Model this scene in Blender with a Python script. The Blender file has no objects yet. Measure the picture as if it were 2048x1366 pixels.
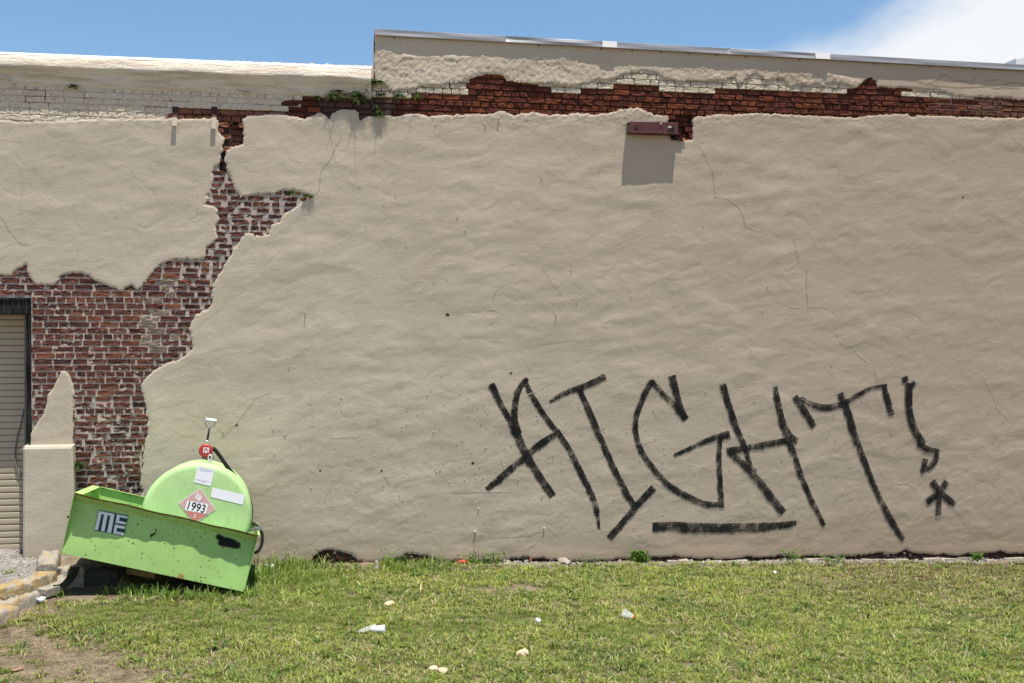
import bpy, bmesh, math, random
import numpy as np
from mathutils import Vector, Matrix
from mathutils.geometry import tessellate_polygon

random.seed(5)
rng = np.random.default_rng(11)
scene = bpy.context.scene
COL = scene.collection

# ------------------------------------------------------------------ camera
F_PX = 1991.1                      # focal length in photo pixels (35 mm on a 36 mm sensor, 2048 wide)
TH = math.atan(0.165)              # the wall recedes a little to the right
DP, H = 11.39, 2.49                # camera distance to the wall, eye height
cam = bpy.data.cameras.new('camera')
cam.lens, cam.sensor_width, cam.clip_start, cam.clip_end = 35.0, 36.0, 0.1, 3000.0
camo = bpy.data.objects.new('camera', cam)
COL.objects.link(camo)
camo.location = (0, -DP, H)
camo.rotation_euler = (math.pi / 2, 0, -TH)
scene.camera = camo

# ------------------------------------------------------------------ sky, sun, exposure
SUN = Vector((0.55, -1.0, 5.4)).normalized()
SKY_STRENGTH, SUN_STRENGTH = 0.10, 5.0
scene.view_settings.view_transform = 'Standard'
scene.view_settings.look = 'None'
scene.view_settings.exposure = 0.68
scene.view_settings.gamma = 1.0
scene.view_settings.use_curve_mapping = False
world = bpy.data.worlds.new('World')
scene.world = world
world.use_nodes = True


class NT:
    """small helper to wire node trees"""
    def __init__(self, tree):
        self.t = tree
        tree.nodes.clear()

    def n(self, typ, **kw):
        nd = self.t.nodes.new(typ)
        ins = kw.pop('ins', {})
        for k, v in kw.items():
            setattr(nd, k, v)
        for k, v in ins.items():
            s = nd.inputs[k]
            if isinstance(v, bpy.types.NodeSocket):
                self.t.links.new(v, s)
            else:
                s.default_value = v
        return nd

    def math(self, op, a, b=None, c=None, clamp=False):
        ins = {0: a}
        if b is not None: ins[1] = b
        if c is not None: ins[2] = c
        return self.n('ShaderNodeMath', operation=op, use_clamp=clamp, ins=ins).outputs[0]

    def mix(self, f, a, b, blend='MIX'):
        nd = self.t.nodes.new('ShaderNodeMix')
        nd.data_type, nd.blend_type = 'RGBA', blend
        for i, v in ((0, f), (6, a), (7, b)):
            if isinstance(v, bpy.types.NodeSocket):
                self.t.links.new(v, nd.inputs[i])
            else:
                nd.inputs[i].default_value = v if i == 0 else (*v[:3], 1)
        return nd.outputs[2]

    def rng(self, v, a, b, c=0.0, d=1.0, smooth=True):
        nd = self.n('ShaderNodeMapRange', interpolation_type='SMOOTHSTEP' if smooth else 'LINEAR',
                    ins={0: v, 1: a, 2: b, 3: c, 4: d})
        return nd.outputs[0]

    def noise(self, vec, scale, detail=4.0, rough=0.55, dist=0.0):
        return self.n('ShaderNodeTexNoise', ins={'Vector': vec, 'Scale': scale, 'Detail': detail,
                                                 'Roughness': rough, 'Distortion': dist}).outputs[0]

    def link(self, a, b):
        self.t.links.new(a, b)


def build_world():
    w = NT(world.node_tree)
    sky = w.n('ShaderNodeTexSky', sky_type='NISHITA', sun_disc=False)
    sky.sun_elevation = math.asin(SUN.z)
    sky.sun_rotation = math.atan2(SUN.x, SUN.y)
    sky.air_density, sky.dust_density, sky.ozone_density = 1.0, 0.6, 1.0
    tc = w.n('ShaderNodeTexCoord').outputs['Generated']
    sep = w.n('ShaderNodeSeparateXYZ', ins={0: tc})
    az = w.math('MULTIPLY', w.math('ARCTAN2', sep.outputs[0], sep.outputs[1]), 180 / math.pi)
    el = w.math('MULTIPLY', w.math('ARCSINE', sep.outputs[2]), 180 / math.pi)
    cr = w.n('ShaderNodeValToRGB', ins={0: w.math('MULTIPLY_ADD', az, 1 / 360, 0.5)})
    e = cr.color_ramp.elements
    stops = [(-180, 9), (-60, 8), (0, 10), (13, 13.6), (21.5, 15.9), (28, 16.5), (37, 18.5), (60, 23), (110, 18), (180, 9)]
    for i, (a, v) in enumerate(stops):
        el_ = e[i] if i < 2 else e.new(0.5)
        el_.position = a / 360 + 0.5
    for i, (a, v) in enumerate(stops):
        e[i].position = a / 360 + 0.5
        e[i].color = (v / 60, v / 60, v / 60, 1)
    top = w.math('MULTIPLY', cr.outputs[0], 60.0)
    mp = w.n('ShaderNodeMapping', ins={0: tc, 3: (1.0, 1.0, 2.6)}).outputs[0]
    ns = w.noise(mp, 5.0, 6.0, 0.55, 0.4)
    ns2 = w.noise(mp, 2.0, 3.0)
    d = w.math('ADD', w.math('SUBTRACT', top, el), w.math('MULTIPLY_ADD', ns, 6.0, -3.0))
    d = w.math('ADD', d, w.math('MULTIPLY_ADD', ns2, 3.0, -1.5))
    mask = w.rng(d, -1.6, 1.7)
    cl = w.mix(w.noise(mp, 9.0, 5.0), (5.6, 5.75, 5.95), (6.1, 6.15, 6.2))
    skyc = w.mix(1.0, sky.outputs[0], (0.80, 0.95, 1.0), 'MULTIPLY')
    col = w.mix(w.math('MULTIPLY', mask, 0.97), skyc, cl)
    bg = w.n('ShaderNodeBackground', ins={'Color': col, 'Strength': SKY_STRENGTH})
    w.link(bg.outputs[0], w.n('ShaderNodeOutputWorld').inputs[0])


build_world()
sun = bpy.data.lights.new('sun', 'SUN')
sun.energy, sun.angle, sun.color = SUN_STRENGTH, math.radians(0.5), (1.0, 0.95, 0.87)
suno = bpy.data.objects.new('sun', sun)
COL.objects.link(suno)
suno.rotation_euler = SUN.to_track_quat('Z', 'Y').to_euler()
suno.location = (3, -6, 20)

# ------------------------------------------------------------------ measuring: photo pixel -> place in the world
FWD = np.array([math.sin(TH), math.cos(TH), 0.0])
RGT = np.array([math.cos(TH), -math.sin(TH), 0.0])
EYE = np.array([0.0, -DP, H])


def ray(px, py):
    px, py = np.asarray(px, float), np.asarray(py, float)
    d = FWD + ((px - 1024) / F_PX)[..., None] * RGT
    d = d.copy()
    d[..., 2] += (683 - py) / F_PX
    return d


def W(px, py, y=0.0):
    """point on the vertical plane at depth y -> (x, z)"""
    d = ray(px, py)
    t = (y + DP) / d[..., 1]
    return t * d[..., 0], H + t * d[..., 2]


def to_px(x, y, z):
    x, y, z = np.asarray(x, float), np.asarray(y, float) + DP, np.asarray(z, float) - H
    dep = x * FWD[0] + y * FWD[1]
    return 1024 + F_PX * (x * RGT[0] + y * RGT[1]) / dep, 683 - F_PX * z / dep


def wx(px, py=683, y=0.0): return float(W(px, py, y)[0])
def wz(px, py, y=0.0): return float(W(px, py, y)[1])


def sstep(x, a, b):
    t = np.clip((x - a) / (b - a), 0, 1)
    return t * t * (3 - 2 * t)


GX = np.array([wx(800), wx(2048)])
GZ = np.array([wz(800, 1126), wz(2048, 1119)])
PAD_TOP = wz(45, 1109) - 0.01


def on_level(px, py, z):
    d = ray(px, py)
    t = (z - H) / d[2]
    return np.array([t * d[0], -DP + t * d[1], z])


PAD = np.array([on_level(a, b, PAD_TOP + .03)[:2] for a, b in ((-260, 1262), (-110, 1216), (0, 1190), (60, 1166), (97, 1150), (112, 1142), (165, 1137), (245, 1137))])


def ground_z(x, y=-0.03):
    x, y = np.asarray(x, float), np.asarray(y, float)
    g = GZ[0] + (GZ[1] - GZ[0]) / (GX[1] - GX[0]) * (np.clip(x, -30, 30) - GX[0])
    p = sstep(y, np.interp(x, PAD[:, 0], PAD[:, 1]) - .02, np.interp(x, PAD[:, 0], PAD[:, 1]) + .10) * sstep(x, PAD[-1, 0] + .1, PAD[-1, 0] - .1) * sstep(y, 2, 1) * sstep(x, -12, -9)
    return g + (PAD_TOP - g) * p


def G(px, py, up=0.0):
    """point on the ground under a pixel"""
    d = ray(px, py)
    z, w = 0.0, 1.0
    for i in range(30):
        t = (z + up - H) / d[2]
        z += w * (float(ground_z(t * d[0], -DP + t * d[1])) - z)
        w *= 0.9
    return np.array([t * d[0], -DP + t * d[1], z + up])


# ------------------------------------------------------------------ noise in numpy
def perlin(x, z, seed):
    r = np.random.default_rng(seed)
    ang = r.random((64, 64)) * 2 * np.pi
    gx, gz = np.cos(ang), np.sin(ang)
    ix, iz = np.floor(x).astype(int), np.floor(z).astype(int)
    fx, fz = x - ix, z - iz
    u, v = fx ** 3 * (fx * (fx * 6 - 15) + 10), fz ** 3 * (fz * (fz * 6 - 15) + 10)

    def dot(a, b): return gx[(ix + a) % 64, (iz + b) % 64] * (fx - a) + gz[(ix + a) % 64, (iz + b) % 64] * (fz - b)
    return (dot(0, 0) * (1 - u) + dot(1, 0) * u) * (1 - v) + (dot(0, 1) * (1 - u) + dot(1, 1) * u) * v


# ------------------------------------------------------------------ object helpers
def new_mesh(name, verts, faces, mat=None, parent=None, smooth=False):
    me = bpy.data.meshes.new(name)
    verts = np.asarray(verts, np.float32).reshape(-1, 3)
    if isinstance(faces, np.ndarray):
        n, k = faces.shape
        me.vertices.add(len(verts)); me.vertices.foreach_set('co', verts.ravel())
        me.loops.add(n * k); me.loops.foreach_set('vertex_index', faces.astype(np.int32).ravel())
        me.polygons.add(n); me.polygons.foreach_set('loop_start', np.arange(0, n * k, k, dtype=np.int32))
        me.update(calc_edges=True)
    else:
        me.from_pydata([tuple(v) for v in verts.tolist()], [], [tuple(int(i) for i in f) for f in faces])
        me.update()
    if smooth:
        me.polygons.foreach_set('use_smooth', np.ones(len(me.polygons), bool))
    return link(name, me, mat, parent)


def link(name, me, mat=None, parent=None):
    if mat is not None and len(me.materials) == 0:
        me.materials.append(mat)
    o = bpy.data.objects.new(name, me)
    COL.objects.link(o)
    if parent is not None: o.parent = parent
    return o


def empty(name, label, cat, group=None):
    o = bpy.data.objects.new(name, None)
    o.empty_display_size = 0.2
    COL.objects.link(o)
    return tag(o, label, cat, group)


def tag(o, label=None, cat=None, group=None, kind=None):
    if label: o['label'] = label
    if cat: o['category'] = cat
    if group: o['group'] = group
    if kind: o['kind'] = kind
    return o


class MB:
    """collects simple shapes into one mesh"""
    def __init__(self): self.v, self.f = [], []

    def add(self, verts, faces):
        b = len(self.v)
        self.v += [tuple(float(c) for c in p) for p in verts]
        self.f += [tuple(int(i) + b for i in f) for f in faces]
        return self

    def box(self, lo, hi):
        (x0, y0, z0), (x1, y1, z1) = lo, hi
        return self.add([(x0, y0, z0), (x1, y0, z0), (x1, y1, z0), (x0, y1, z0), (x0, y0, z1), (x1, y0, z1), (x1, y1, z1), (x0, y1, z1)],
                        [(0, 3, 2, 1), (4, 5, 6, 7), (0, 1, 5, 4), (1, 2, 6, 5), (2, 3, 7, 6), (3, 0, 4, 7)])

    def hexa(self, c):
        """eight corners: bottom 4 ccw, top 4"""
        return self.add(c, [(0, 3, 2, 1), (4, 5, 6, 7), (0, 1, 5, 4), (1, 2, 6, 5), (2, 3, 7, 6), (3, 0, 4, 7)])

    def tube(self, pts, r, seg=8, caps=True):
        pts = [Vector(p) for p in pts]
        rs = r if hasattr(r, '__len__') else [r] * len(pts)
        vs, fs = [], []
        up = Vector((0, 0, 1))
        prev = None
        for i, p in enumerate(pts):
            t = (pts[min(i + 1, len(pts) - 1)] - pts[max(i - 1, 0)]).normalized()
            a = prev if prev is not None else (up if abs(t.z) < 0.9 else Vector((1, 0, 0)))
            a = (a - t * a.dot(t)).normalized()
            prev = a
            b = t.cross(a)
            for k in range(seg):
                an = 2 * math.pi * k / seg
                vs.append(p + (a * math.cos(an) + b * math.sin(an)) * rs[i])
        for i in range(len(pts) - 1):
            for k in range(seg):
                k2 = (k + 1) % seg
                fs.append((i * seg + k, i * seg + k2, (i + 1) * seg + k2, (i + 1) * seg + k))
        if caps:
            fs.append(tuple(range(seg))[::-1])
            fs.append(tuple((len(pts) - 1) * seg + k for k in range(seg)))
        return self.add(vs, fs)

    def poly(self, pts):
        tris = tessellate_polygon([[Vector(p) for p in pts]])
        return self.add(pts, tris)

    def slab(self, pts, off):
        """a flat polygon given depth along off"""
        n = len(pts)
        off = np.asarray(off)
        pts = [np.asarray(p, float) for p in pts]
        tris = tessellate_polygon([[Vector(p) for p in pts]])
        fs = [tuple(t) for t in tris] + [tuple(i + n for i in t)[::-1] for t in tris]
        fs += [(i, (i + 1) % n, (i + 1) % n + n, i + n) for i in range(n)]
        return self.add(pts + [p + off for p in pts], fs)

    def build(self, name, mat, parent=None, smooth=False, fix=True):
        o = new_mesh(name, self.v, self.f, mat, parent, smooth)
        if fix:
            bm = bmesh.new(); bm.from_mesh(o.data)
            bmesh.ops.recalc_face_normals(bm, faces=bm.faces[:])
            bm.to_mesh(o.data); bm.free()
        return o


def attr_float(me, name, data):
    a = me.attributes.new(name, 'FLOAT', 'POINT'); a.data.foreach_set('value', np.asarray(data, np.float32))


def attr_color(me, name, data):
    a = me.attributes.new(name, 'FLOAT_COLOR', 'POINT'); a.data.foreach_set('color', np.asarray(data, np.float32).ravel())


def bevel_mod(o, w, seg=2):
    m = o.modifiers.new('bevel', 'BEVEL'); m.width, m.segments, m.limit_method = w, seg, 'ANGLE'
    return o


def smooth_pts(pts, n=6):
    """Catmull-Rom through the points"""
    P = [np.asarray(p, float) for p in pts]
    P = [2 * P[0] - P[1]] + P + [2 * P[-1] - P[-2]]
    out = []
    for i in range(1, len(P) - 2):
        for k in range(n):
            t = k / n
            out.append(0.5 * (2 * P[i] + (P[i + 1] - P[i - 1]) * t + (2 * P[i - 1] - 5 * P[i] + 4 * P[i + 1] - P[i + 2]) * t * t
                              + (3 * P[i] - P[i - 1] - 3 * P[i + 1] + P[i + 2]) * t ** 3))
    out.append(P[-2])
    return out


# ------------------------------------------------------------------ materials
def material(name):
    m = bpy.data.materials.new(name); m.use_nodes = True
    return m, NT(m.node_tree)


def finish(t, color, rough=0.9, bump=None, bump_d=0.002, bump_s=1.0, metal=0.0, spec=0.3, extra=None):
    ins = {'Base Color': color if isinstance(color, bpy.types.NodeSocket) else (*color, 1), 'Roughness': rough,
           'Metallic': metal, 'Specular IOR Level': spec}
    if bump is not None:
        ins['Normal'] = t.n('ShaderNodeBump', ins={'Height': bump, 'Distance': bump_d, 'Strength': bump_s}).outputs[0]
    ins.update(extra or {})
    b = t.n('ShaderNodeBsdfPrincipled', ins=ins)
    t.link(b.outputs[0], t.n('ShaderNodeOutputMaterial').inputs[0])
    return b


def obj_co(t): return t.n('ShaderNodeTexCoord').outputs['Object']


def plain(name, color, rough=0.8, var=0.15, scale=25, metal=0.0, bump_d=0.001, spec=0.3):
    m, t = material(name)
    co = obj_co(t)
    n = t.noise(co, scale, 5)
    dark = tuple(c * (1 - var) for c in color); lite = tuple(min(c * (1 + var), 1) for c in color)
    finish(t, t.mix(n, dark, lite), rough, t.noise(co, scale * 3, 3), bump_d, metal=metal, spec=spec)
    return m


def mat_render_coat(name='painted_render', tint=1.0):
    m, t = material(name)
    co = obj_co(t)
    flat = t.n('ShaderNodeMapping', ins={0: co, 3: (1.0, 1.0, 1.6)}).outputs[0]
    big = t.noise(flat, 0.8, 5, 0.6)
    mid = t.noise(flat, 4.0, 6, 0.65)
    base = t.mix(t.rng(big, 0.3, 0.7), (0.472 * tint, 0.397 * tint, 0.305 * tint), (0.545 * tint, 0.463 * tint, 0.362 * tint))
    base = t.mix(t.rng(mid, 0.35, 0.75, 0, 0.35), base, (0.435, 0.382, 0.300))
    sep = t.n('ShaderNodeSeparateXYZ', ins={0: co})
    base = t.mix(t.rng(sep.outputs[0], 0.0, 7.0, 0.0, 0.75, False), base, (0.375, 0.297, 0.222))       # browner towards the far end
    base = t.mix(t.rng(sep.outputs[0], -1.0, -6.0, 0.0, 0.35, False), base, (0.53, 0.485, 0.39))
    # dirt splashed up from the soil
    sp = t.math('ADD', sep.outputs[2], t.math('MULTIPLY_ADD', mid, 0.5, -0.25))
    base = t.mix(t.rng(sp, 0.55, -0.15, 0, 0.55), base, (0.33, 0.24, 0.16))
    streak = t.noise(t.n('ShaderNodeMapping', ins={0: co, 3: (14, 1, 0.9)}).outputs[0], 1.0, 4)
    base = t.mix(t.rng(streak, 0.58, 0.78, 0, 0.24), base, (0.30, 0.28, 0.235))
    at = t.n('ShaderNodeAttribute', attribute_name='coarse').outputs['Fac']
    b = t.math('ADD', t.math('MULTIPLY', t.noise(flat, 30, 8, 0.75, 0.3), 1.0), t.math('MULTIPLY', t.noise(co, 150, 3), 0.35))
    b = t.math('ADD', b, t.math('MULTIPLY', at, t.math('MULTIPLY', t.noise(co, 26, 7, 0.75, 0.8), 2.6)))
    base = t.mix(t.rng(t.noise(co, 55, 5, 0.7), 0.3, 0.75, 0, 0.4), base, t.mix(1.0, base, (0.80, 0.79, 0.77), 'MULTIPLY'))
    finish(t, base, 0.92, b, 0.0052, 0.72, spec=0.12)
    return m


def mat_brick(name, joined):
    m, t = material(name)
    co = t.n('ShaderNodeNewGeometry').outputs['Position']
    if joined:
        a = t.n('ShaderNodeAttribute', attribute_name='col'); colr, alp = a.outputs['Color'], a.outputs['Alpha']
    else:
        a = t.n('ShaderNodeObjectInfo'); colr, alp = a.outputs['Color'], a.outputs['Alpha']
    n1, n2 = t.noise(co, 45, 5, 0.65), t.noise(co, 26, 4, 0.6)
    c = t.mix(t.rng(n1, 0.3, 0.75), t.mix(1.0, colr, (0.74, 0.71, 0.72), 'MULTIPLY'), t.mix(1.0, colr, (1.25, 1.22, 1.15), 'MULTIPLY'))
    thr = t.math('SUBTRACT', 0.78, t.math('MULTIPLY', alp, 0.42))
    sm = t.rng(t.math('SUBTRACT', n2, thr), -0.03, 0.07)
    c = t.mix(t.math('MULTIPLY', sm, 0.8), c, (0.46, 0.385, 0.345))
    dk = t.math('MULTIPLY', t.rng(t.noise(co, 11, 5, 0.7), 0.58, 0.75, 0, 0.7), t.rng(alp, -0.3, -0.05))
    c = t.mix(dk, c, (0.05, 0.035, 0.03))
    finish(t, c, 0.93, t.math('ADD', n1, t.noise(co, 140, 3)), 0.006, 0.8, spec=0.15)
    return m


def mat_mortar():
    m, t = material('lime_mortar')
    co = obj_co(t)
    a = t.n('ShaderNodeAttribute', attribute_name='dark').outputs['Fac']
    n = t.noise(co, 30, 5, 0.65)
    lite = t.mix(n, (0.35, 0.292, 0.245), (0.54, 0.46, 0.39))
    lite = t.mix(t.rng(t.noise(co, 6, 4), 0.5, 0.7), lite, (0.31, 0.285, 0.26))
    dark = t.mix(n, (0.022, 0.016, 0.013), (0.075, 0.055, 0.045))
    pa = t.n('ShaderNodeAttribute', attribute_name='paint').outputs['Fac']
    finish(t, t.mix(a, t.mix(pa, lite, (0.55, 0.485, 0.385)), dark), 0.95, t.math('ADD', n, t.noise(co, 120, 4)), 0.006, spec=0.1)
    return m


def mat_green(name, base, specks=1.0):
    """weathered green paint with rust specks"""
    m, t = material(name)
    co = obj_co(t)
    c = t.mix(t.rng(t.noise(co, 2.2, 5, 0.6), 0.3, 0.7), tuple(v * 0.86 for v in base), tuple(v * 1.06 for v in base))
    c = t.mix(t.rng(t.noise(t.n('ShaderNodeMapping', ins={0: co, 3: (16, 16, 1.2)}).outputs[0], 1, 4), 0.5, 0.75, 0, 0.25), c, tuple(v * 0.7 + 0.03 for v in base))
    w = t.n('ShaderNodeTexVoronoi', feature='F1', ins={'Vector': co, 'Scale': 24.0, 'Randomness': 1.0})
    r = t.n('ShaderNodeSeparateColor', ins={0: w.outputs['Color']})
    rad = t.math('MULTIPLY', t.rng(r.outputs[0], 0.35, 1.0, 0.0, 0.20), t.math('MULTIPLY_ADD', t.noise(co, 60, 3), 0.9, 0.55))
    dot = t.rng(t.math('SUBTRACT', w.outputs['Distance'], rad), 0.02, -0.03)
    dot = t.math('MULTIPLY', dot, specks)
    w2 = t.n('ShaderNodeTexVoronoi', feature='F1', ins={'Vector': co, 'Scale': 41.0})
    r2 = t.n('ShaderNodeSeparateColor', ins={0: w2.outputs['Color']})
    dot2 = t.math('MULTIPLY', t.rng(t.math('SUBTRACT', w2.outputs['Distance'], t.rng(r2.outputs[1], 0.55, 1.0, 0.0, 0.24)), 0.02, -0.04), specks)
    c = t.mix(t.math('MAXIMUM', dot, t.math('MULTIPLY', dot2, 0.7), clamp=True), c, t.mix(r.outputs[1], (0.035, 0.02, 0.012), (0.12, 0.06, 0.02)))
    a = t.n('ShaderNodeAttribute', attribute_name='rust').outputs['Fac']
    run = t.rng(t.noise(t.n('ShaderNodeMapping', ins={0: co, 3: (30, 30, 1.6)}).outputs[0], 1, 5, 0.65), 0.62, 0.74, 0, 0.38 * specks)
    c = t.mix(run, c, (0.20, 0.15, 0.05))
    rust = t.rng(t.math('ADD', a, t.math('MULTIPLY_ADD', t.noise(co, 24, 5, 0.7), 0.9, -0.45)), 0.45, 0.7)
    c = t.mix(t.math('MULTIPLY', rust, 0.9), c, t.mix(t.noise(co, 50, 4), (0.06, 0.025, 0.01), (0.25, 0.11, 0.03)))
    finish(t, c, 0.62, t.noise(co, 5, 3), 0.006, 0.7, spec=0.22)
    return m


def mat_alpha(name, kind):
    """dry paint: transparent where the paint missed"""
    m, t = material(name)
    co = obj_co(t)
    if kind == 'brush':
        uv = t.n('ShaderNodeUVMap').outputs[0]
        v = t.n('ShaderNodeSeparateXYZ', ins={0: uv}).outputs[1]
        soft = t.math('MULTIPLY', t.rng(v, 0.0, 0.38), t.rng(v, 1.0, 0.9))
        n = t.math('ADD', t.math('MULTIPLY', t.noise(co, 6.5, 4, 0.6), 0.60), t.math('MULTIPLY', t.noise(co, 60, 5, 0.75), 0.75))
        al = t.rng(t.math('ADD', t.math('MULTIPLY', soft, 0.55), t.math('MULTIPLY_ADD', n, 2.5, -1.55)), 0.12, 0.90, 0.0, 0.985)
        wgt = 0.9
    else:
        a = t.n('ShaderNodeAttribute', attribute_name='cover').outputs['Fac']
        al = t.rng(t.math('ADD', a, t.math('MULTIPLY_ADD', t.noise(co, 70, 4), 0.3, -0.15)), 0.15, 0.75, 0.0, 0.96)
        wgt = 0.7
    d = t.n('ShaderNodeBsdfPrincipled', ins={'Base Color': (0.012, 0.012, 0.012, 1), 'Roughness': wgt, 'Specular IOR Level': 0.15})
    tr = t.n('ShaderNodeBsdfTransparent')
    mx = t.n('ShaderNodeMixShader', ins={0: al, 1: tr.outputs[0], 2: d.outputs[0]})
    t.link(mx.outputs[0], t.n('ShaderNodeOutputMaterial').inputs[0])
    return m


def mat_leaf(name, color=None, attr=None, trans=0.35):
    m, t = material(name)
    if attr:
        c = t.n('ShaderNodeAttribute', attribute_name=attr).outputs['Color']
    else:
        co = obj_co(t)
        c = t.mix(t.noise(co, 30, 3), tuple(v * 0.6 for v in color), tuple(v * 1.4 for v in color))
    d = t.n('ShaderNodeBsdfPrincipled', ins={'Base Color': c, 'Roughness': 0.6, 'Specular IOR Level': 0.25})
    tl = t.n('ShaderNodeBsdfTranslucent', ins={'Color': t.mix(1.0, c, (1.2, 1.25, 0.6), 'MULTIPLY')})
    mx = t.n('ShaderNodeMixShader', ins={0: trans, 1: d.outputs[0], 2: tl.outputs[0]})
    t.link(mx.outputs[0], t.n('ShaderNodeOutputMaterial').inputs[0])
    return m


def mat_concrete_paint(name, amt):
    m, t = material(name)
    co = obj_co(t)
    n = t.noise(co, 9, 6, 0.65)
    conc = t.mix(t.noise(co, 40, 5), (0.25, 0.22, 0.18), (0.40, 0.36, 0.30))
    yel = t.mix(t.noise(co, 18, 4), (0.30, 0.19, 0.065), (0.43, 0.305, 0.13))
    f = t.rng(n, 0.62 - amt * 0.3, 0.70 - amt * 0.3)
    c = t.mix(t.math('MULTIPLY', f, 0.85), conc, yel)
    c = t.mix(t.rng(t.noise(co, 12, 7, 0.75), 0.48, 0.68, 0, 0.75), c, (0.15, 0.128, 0.10))
    finish(t, c, 0.95, t.math('ADD', t.noise(co, 55, 6, 0.7), t.math('MULTIPLY', t.noise(co, 16, 5, 0.7), 2.0)), 0.012, spec=0.1)
    return m


def mat_ground():
    m, t = material('bare_soil')
    co = obj_co(t)
    gr = t.n('ShaderNodeAttribute', attribute_name='gravel').outputs['Fac']
    n = t.noise(co, 7, 7, 0.65)
    c = t.mix(t.rng(n, 0.3, 0.7), (0.105, 0.080, 0.054), (0.235, 0.182, 0.126))
    c = t.mix(t.rng(t.noise(co, 28, 5, 0.7), 0.55, 0.75, 0, 0.7), c, (0.30, 0.245, 0.175))
    v = t.n('ShaderNodeTexVoronoi', ins={'Vector': co, 'Scale': 38.0})
    vc = t.n('ShaderNodeSeparateColor', ins={0: v.outputs['Color']})
    st = t.mix(vc.outputs[0], (0.17, 0.15, 0.13), (0.36, 0.335, 0.30))
    c = t.mix(gr, c, t.mix(t.rng(n, 0.55, 0.7, 0, 0.6), st, (0.34, 0.22, 0.16)))
    b = t.math('SUBTRACT', t.noise(co, 40, 6, 0.7), t.math('MULTIPLY', v.outputs['Distance'], t.math('MULTIPLY', gr, 1.2)))
    finish(t, c, 0.97, b, 0.02, 0.9, spec=0.1)
    return m


def mat_wood():
    m, t = material('weathered_black_timber')
    co = obj_co(t)
    g = t.noise(t.n('ShaderNodeMapping', ins={0: co, 3: (45, 45, 3)}).outputs[0], 1, 5, 0.6)
    finish(t, t.mix(t.rng(g, 0.35, 0.75), (0.008, 0.008, 0.008), (0.055, 0.054, 0.053)), 0.85, g, 0.006, spec=0.04)
    return m


M = {}
M['render'] = mat_render_coat()
M['render_pale'] = mat_render_coat('paler_painted_render', 1.13)
M['render_white'] = mat_render_coat('whiter_painted_render', 1.28)
M['brick'] = mat_brick('old_brick', False)
M['brick_joined'] = mat_brick('old_brick_small', True)
M['mortar'] = mat_mortar()
m, t = material('flaking_white_paint')
co = obj_co(t)
n1 = t.noise(t.n('ShaderNodeMapping', ins={0: co, 3: (2.2, 9, 22)}).outputs[0], 1.0, 7, 0.68)
n2 = t.noise(co, 30, 5, 0.7)
c_ = t.mix(t.rng(n1, 0.42, 0.66), (0.66, 0.595, 0.49), (0.50, 0.41, 0.32))
c_ = t.mix(t.rng(t.noise(co, 9, 6, 0.7), 0.60, 0.72, 0, 0.7), c_, (0.34, 0.27, 0.20))
finish(t, c_, 0.92, t.math('ADD', t.math('MULTIPLY', n1, 1.6), n2), 0.014, 0.9, spec=0.12)
M['white_paint'] = m
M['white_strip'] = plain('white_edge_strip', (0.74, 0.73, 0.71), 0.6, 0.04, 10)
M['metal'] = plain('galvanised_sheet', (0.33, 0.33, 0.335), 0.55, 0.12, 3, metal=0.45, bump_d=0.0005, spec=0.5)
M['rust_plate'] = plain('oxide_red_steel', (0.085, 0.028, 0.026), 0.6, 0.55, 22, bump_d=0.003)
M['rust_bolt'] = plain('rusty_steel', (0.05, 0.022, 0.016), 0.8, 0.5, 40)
M['cream'] = plain('cream_paint', (0.55, 0.49, 0.38), 0.85, 0.12, 30)
M['crack'] = plain('crack_dirt', (0.19, 0.158, 0.118), 0.95, 0.3, 40)
M['faint'] = plain('hairline', (0.27, 0.228, 0.172), 0.95, 0.2, 40)
M['ridge'] = plain('crack_filler', (0.50, 0.445, 0.355), 0.9, 0.1, 40)
M['hole'] = plain('hole_dark', (0.03, 0.024, 0.018), 0.95, 0.3, 40)
M['slat'] = plain('beige_shutter_paint', (0.44, 0.375, 0.27), 0.55, 0.05, 4, bump_d=0.0003)
M['rail'] = plain('grey_rail', (0.20, 0.20, 0.17), 0.6, 0.15, 12)
M['wood'] = mat_wood()
M['green'] = mat_green('green_tub_paint', (0.35, 0.555, 0.175), 1.0)
M['tank'] = mat_green('green_tank_paint', (0.40, 0.60, 0.255), 0.30)
M['brush'] = mat_alpha('black_brush_paint', 'brush')
M['spray'] = mat_alpha('black_spray_paint', 'spray')
M['sticker_white'] = plain('white_vinyl', (0.74, 0.74, 0.78), 0.5, 0.02, 8, bump_d=0.0001)
M['sticker_pink'] = plain('faded_red_print', (0.56, 0.33, 0.32), 0.5, 0.06, 8, bump_d=0.0001)
M['sticker_red'] = plain('red_print', (0.50, 0.17, 0.165), 0.5, 0.06, 8, bump_d=0.0001)
M['sticker_line'] = plain('faint_grey_print', (0.50, 0.49, 0.56), 0.5, 0.02, 8, bump_d=0.0001)
M['flame'] = plain('pale_print', (0.66, 0.60, 0.60), 0.5, 0.02, 8, bump_d=0.0001)
M['ink'] = plain('black_print', (0.010, 0.012, 0.014), 0.5, 0.02, 8, bump_d=0.0001)
M['teal'] = plain('dark_teal_print', (0.004, 0.055, 0.055), 0.5, 0.1, 8, bump_d=0.0001)
M['logo_white'] = plain('white_print', (0.72, 0.72, 0.74), 0.5, 0.03, 20, bump_d=0.0001)
M['pump_red'] = plain('pump_red_paint', (0.36, 0.028, 0.024), 0.4, 0.12, 20, spec=0.5)
M['rubber'] = plain('black_rubber', (0.022, 0.023, 0.022), 0.6, 0.2, 30)
M['mat'] = plain('dusty_rubber', (0.045, 0.042, 0.038), 0.9, 0.3, 20, bump_d=0.002)
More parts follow.
